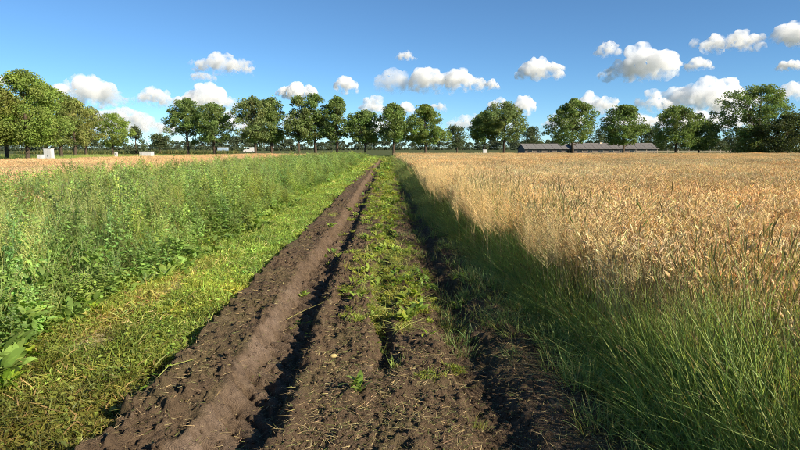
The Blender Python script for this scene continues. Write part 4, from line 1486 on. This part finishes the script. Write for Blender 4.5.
SG = [
    (2.42, 4.9, 1.10, 2.9, .5, "grass stalk with a dark spike tilted across the middle of the wheat", .12),
    (2.95, 5.2, 1.12, .4, .75, "grass stalk whose dark spike points up right over the wheat", .11),
    (2.20, 5.6, 1.02, .3, .8, "dark spiked grass stalk leaning right at the margin's bulge", .11),
    (2.05, 5.1, 1.00, .5, .9, "low dark spiked stalk beside the green margin clump", .10),
    (2.55, 4.2, 1.05, .2, .7, "near dark spiked stalk leaning over the pale margin grass", .11),
    (1.75, 4.9, .98, 2.6, .4, "spiked stalk at the front of the green margin clump", .09),
]
for t_ in SG:
    spike_stalk(*t_)

# ------------------------------------------------------------------ clouds
def cloud_mat(name, sigma, h, seed, ero):
    m, nt, out = new_mat(name)
    L = nt.links.new
    tc = N(nt, "ShaderNodeTexCoord")
    mp = N(nt, "ShaderNodeMapping")
    mp.inputs["Location"].default_value = (seed * 3.7, seed * 1.3, 0)
    mp.inputs["Scale"].default_value = (1 / h,) * 3
    nz = N(nt, "ShaderNodeTexNoise")
    nz.inputs["Scale"].default_value = 2.6
    nz.inputs["Detail"].default_value = 5
    nz.inputs["Roughness"].default_value = 0.66
    sx = N(nt, "ShaderNodeSeparateXYZ")
    L(tc.outputs["Object"], sx.inputs[0])
    zr = N(nt, "ShaderNodeMapRange")
    zr.inputs["From Min"].default_value = -0.12 * h
    zr.inputs["From Max"].default_value = 0.42 * h
    zr.inputs["To Min"].default_value = -0.17
    zr.inputs["To Max"].default_value = 0.0
    L(sx.outputs["Z"], zr.inputs[0])
    ad = N(nt, "ShaderNodeMath", operation='ADD')
    L(nz.outputs["Fac"], ad.inputs[0])
    L(zr.outputs[0], ad.inputs[1])
    mr = N(nt, "ShaderNodeMapRange")
    mr.inputs["From Min"].default_value = ero
    mr.inputs["From Max"].default_value = ero + 0.24
    mr.inputs["To Min"].default_value = 0.0
    mr.inputs["To Max"].default_value = sigma
    L(tc.outputs["Object"], mp.inputs[0])
    L(mp.outputs[0], nz.inputs["Vector"])
    L(ad.outputs[0], mr.inputs[0])
    p = N(nt, "ShaderNodeVolumePrincipled")
    p.inputs["Color"].default_value = (1, 1, 1, 1)
    p.inputs["Anisotropy"].default_value = 0.1
    L(mr.outputs[0], p.inputs["Density"])
    L(p.outputs[0], out.inputs["Volume"])
    return m


def cloud(x0, x1, ytop, ybase, label, seed, dens=1.0, prof=None, alt=1000.0):
    rng = np.random.default_rng(seed)
    v = ray((x0 + x1) / 2, ybase)
    d = alt / v.z
    s = d / F
    w, h = (x1 - x0) * s, (ybase - ytop) * s
    prof = prof or [(0, .25), (.25, .8), (.5, 1.0), (.75, .7), (1, .2)]
    sp = []
    nb = max(14, int(10 + 9 * w / h))
    for _ in range(nb):
        u = rng.uniform(.03, .97)
        env = h * np.interp(u, [p[0] for p in prof], [p[1] for p in prof]) * rng.uniform(.75, 1.05)
        r = np.clip(env * rng.uniform(.28, .5), h * .08, h * .42)
        zc = rng.uniform(r * .3, max(env - r, r * .31))
        sp.append((np.clip((u - .5) * w, -w / 2 + r * .8, w / 2 - r * .8), rng.normal(0, .16) * w * .8, zc, r))
    for k_ in range(nb * 3):
        b_ = sp[rng.integers(0, nb)]
        dv = rng.normal(size=3)
        dv[2] = abs(dv[2]) * .9
        dv /= np.linalg.norm(dv)
        r = b_[3] * rng.uniform(.28, .55)
        sp.append((b_[0] + dv[0] * b_[3], b_[1] + dv[1] * b_[3], b_[2] + dv[2] * b_[3] * .9, r))
    m = MB()
    import bmesh
    for (cx, cy, cz, r) in sp:
        V = SPH_V * r
        V = V * rng.uniform(.9, 1.1, 3) + np.array([cx, cy, cz])
        low = V[:, 2] < 0
        V[low, 2] *= .35
        m.add(V, tris=SPH_F)
    me_ = m.mesh("cloud", [cloud_mat("cloud_vapour", dens * 9.5 / h, h, seed, rng.uniform(.39, .46))])
    o = link("cloud", me_, loc=(v.x * d, d, alt), rot=(0, 0, math.atan2(-v.x, 1)))
    tag(o, label, "cloud", "fair-weather clouds over the fields")
    rm = o.modifiers.new("remesh", 'REMESH')
    rm.mode = 'VOXEL'
    rm.voxel_size = max(h / 19, w / 80)
    for sc_, st in ((.34, .20), (.12, .10)):
        tx = bpy.data.textures.new("vapour", 'CLOUDS')
        tx.noise_scale = h * sc_
        tx.noise_depth = 2
        dm = o.modifiers.new("billow", 'DISPLACE')
        dm.texture = tx
        dm.texture_coords = 'LOCAL'
        dm.strength = h * st
        dm.mid_level = .32
    return o


import bmesh
_b = bmesh.new()
bmesh.ops.create_icosphere(_b, subdivisions=2, radius=1)
_b.verts.ensure_lookup_table()
SPH_V = np.array([v.co[:] for v in _b.verts])
SPH_F = np.array([[v.index for v in f.verts] for f in _b.faces])
_b.free()

CL = [
    (193, 254, 50, 73, 1.0, "bright cloud alone above the left part of the roadside row", None),
    (190, 217, 70, 81, .35, "thin grey scrap just below the lone bright cloud", None),
    (60, 118, 73, 106, 1.0, "tall white cloud bulging behind the near avenue", [(0, .45), (.3, .9), (.5, 1), (.75, .6), (1, .25)]),
    (108, 158, 104, 128, .8, "low cloud trailing down right of the near avenue", [(0, .7), (.3, 1), (.6, .6), (1, .2)]),
    (127, 178, 86, 106, .8, "pale cloud between the near avenue and the first roadside tree", None),
    (178, 242, 85, 110, 1.0, "white cloud right above the first two roadside trees", [(0, .4), (.25, .8), (.5, 1), (.7, .75), (1, .35)]),
    (277, 319, 81, 98, 1.0, "small white cloud above the slim roadside trees", None),
    (334, 358, 75, 92, .9, "compact puff above the seventh roadside tree", None),
    (396, 417, 51, 60, .3, "faint grey scrap highest over the track", None),
    (376, 412, 68, 92, .3, "faint grey cloud left of the double-humped one", None),
    (410, 481, 65, 91, 1.0, "double-humped white cloud above the wide green tree", [(0, .5), (.15, 1), (.35, .7), (.5, .6), (.7, .9), (.85, .85), (1, .3)]),
    (483, 500, 79, 89, .7, "tiny puff right of the double-humped cloud", None),
    (516, 564, 56, 78, 1.0, "single plump cloud high above the grey-olive tree", None),
    (595, 621, 41, 56, .6, "small ragged puff above the big plump cloud", None),
    (601, 673, 47, 78, 1.0, "big plump cloud above the broad oak and the barn", [(0, .25), (.25, .5), (.5, .85), (.7, 1), (.88, .8), (1, .3)]),
    (685, 712, 57, 70, .6, "little pale puff right of the big plump cloud", None),
    (700, 815, 20, 48, .9, "long flat cloud at the upper right corner", [(0, .45), (.15, .6), (.35, .55), (.55, .5), (.75, .7), (.9, 1), (1, .8)]),
    (776, 812, 59, 70, .8, "flat cloud at the right edge below the long one", None),
    (564, 621, 92, 114, .8, "pale cloud directly behind the broad oak's top", None),
    (632, 672, 90, 111, .7, "greyish cloud between the big plump cloud and the trees", None),
    (668, 722, 77, 112, .9, "towering white cloud above the tree right of the barn", [(0, .4), (.3, .9), (.5, .7), (.7, 1), (1, .4)]),
    (716, 760, 78, 112, .9, "white cloud left behind the huge tree's crown", [(0, .6), (.3, 1), (.6, .7), (1, .3)]),
    (516, 534, 94, 114, 1.0, "narrow bright cloud behind the grey-olive tree", None),
    (486, 512, 97, 112, .7, "small cloud behind the leaning tree's top", None),
    (-14, 8, 72, 92, .9, "cloud cut by the left edge above the avenue", None),
    (358, 391, 98, 116, .9, "small cloud behind the domed roadside tree", None),
    (396, 416, 101, 114, .7, "small cloud behind the narrow tree at the track end", None),
    (430, 447, 100, 112, .7, "little cloud over the wide green tree's right side", None),
    (640, 735, 108, 130, .8, "low pale cloud bank over the trees right of the barn", None),
    (280, 330, 108, 132, .7, "faint low cloud bank behind the slim roadside trees", None),
    (540, 600, 110, 132, .8, "low pale cloud bank behind the broad oak", None),
    (95, 175, 108, 136, .7, "low pale cloud bank right of the near avenue, close to the horizon", [(0, .6), (.3, 1), (.6, .7), (1, .4)]),
    (205, 268, 110, 136, .6, "faint low cloud bank behind the second and third roadside trees", None),
    (340, 420, 114, 136, .6, "faint low cloud bank behind the trees at the track end", None),
    (440, 520, 110, 134, .6, "faint low cloud bank behind the leaning tree", None),
    (600, 660, 106, 130, .8, "pale cloud heaped behind the round-crowned tree at the barn", None),
    (690, 765, 102, 132, .8, "wide pale cloud bank between the small upright tree and the huge one", None),
    (768, 812, 80, 100, .6, "pale cloud at the right edge behind the huge tree", None),
]
for i, (x0, x1, yt, ybs, dn, lab, pf) in enumerate(CL):
    cloud(x0, x1, yt, ybs, lab, 60 + i, dn, pf)
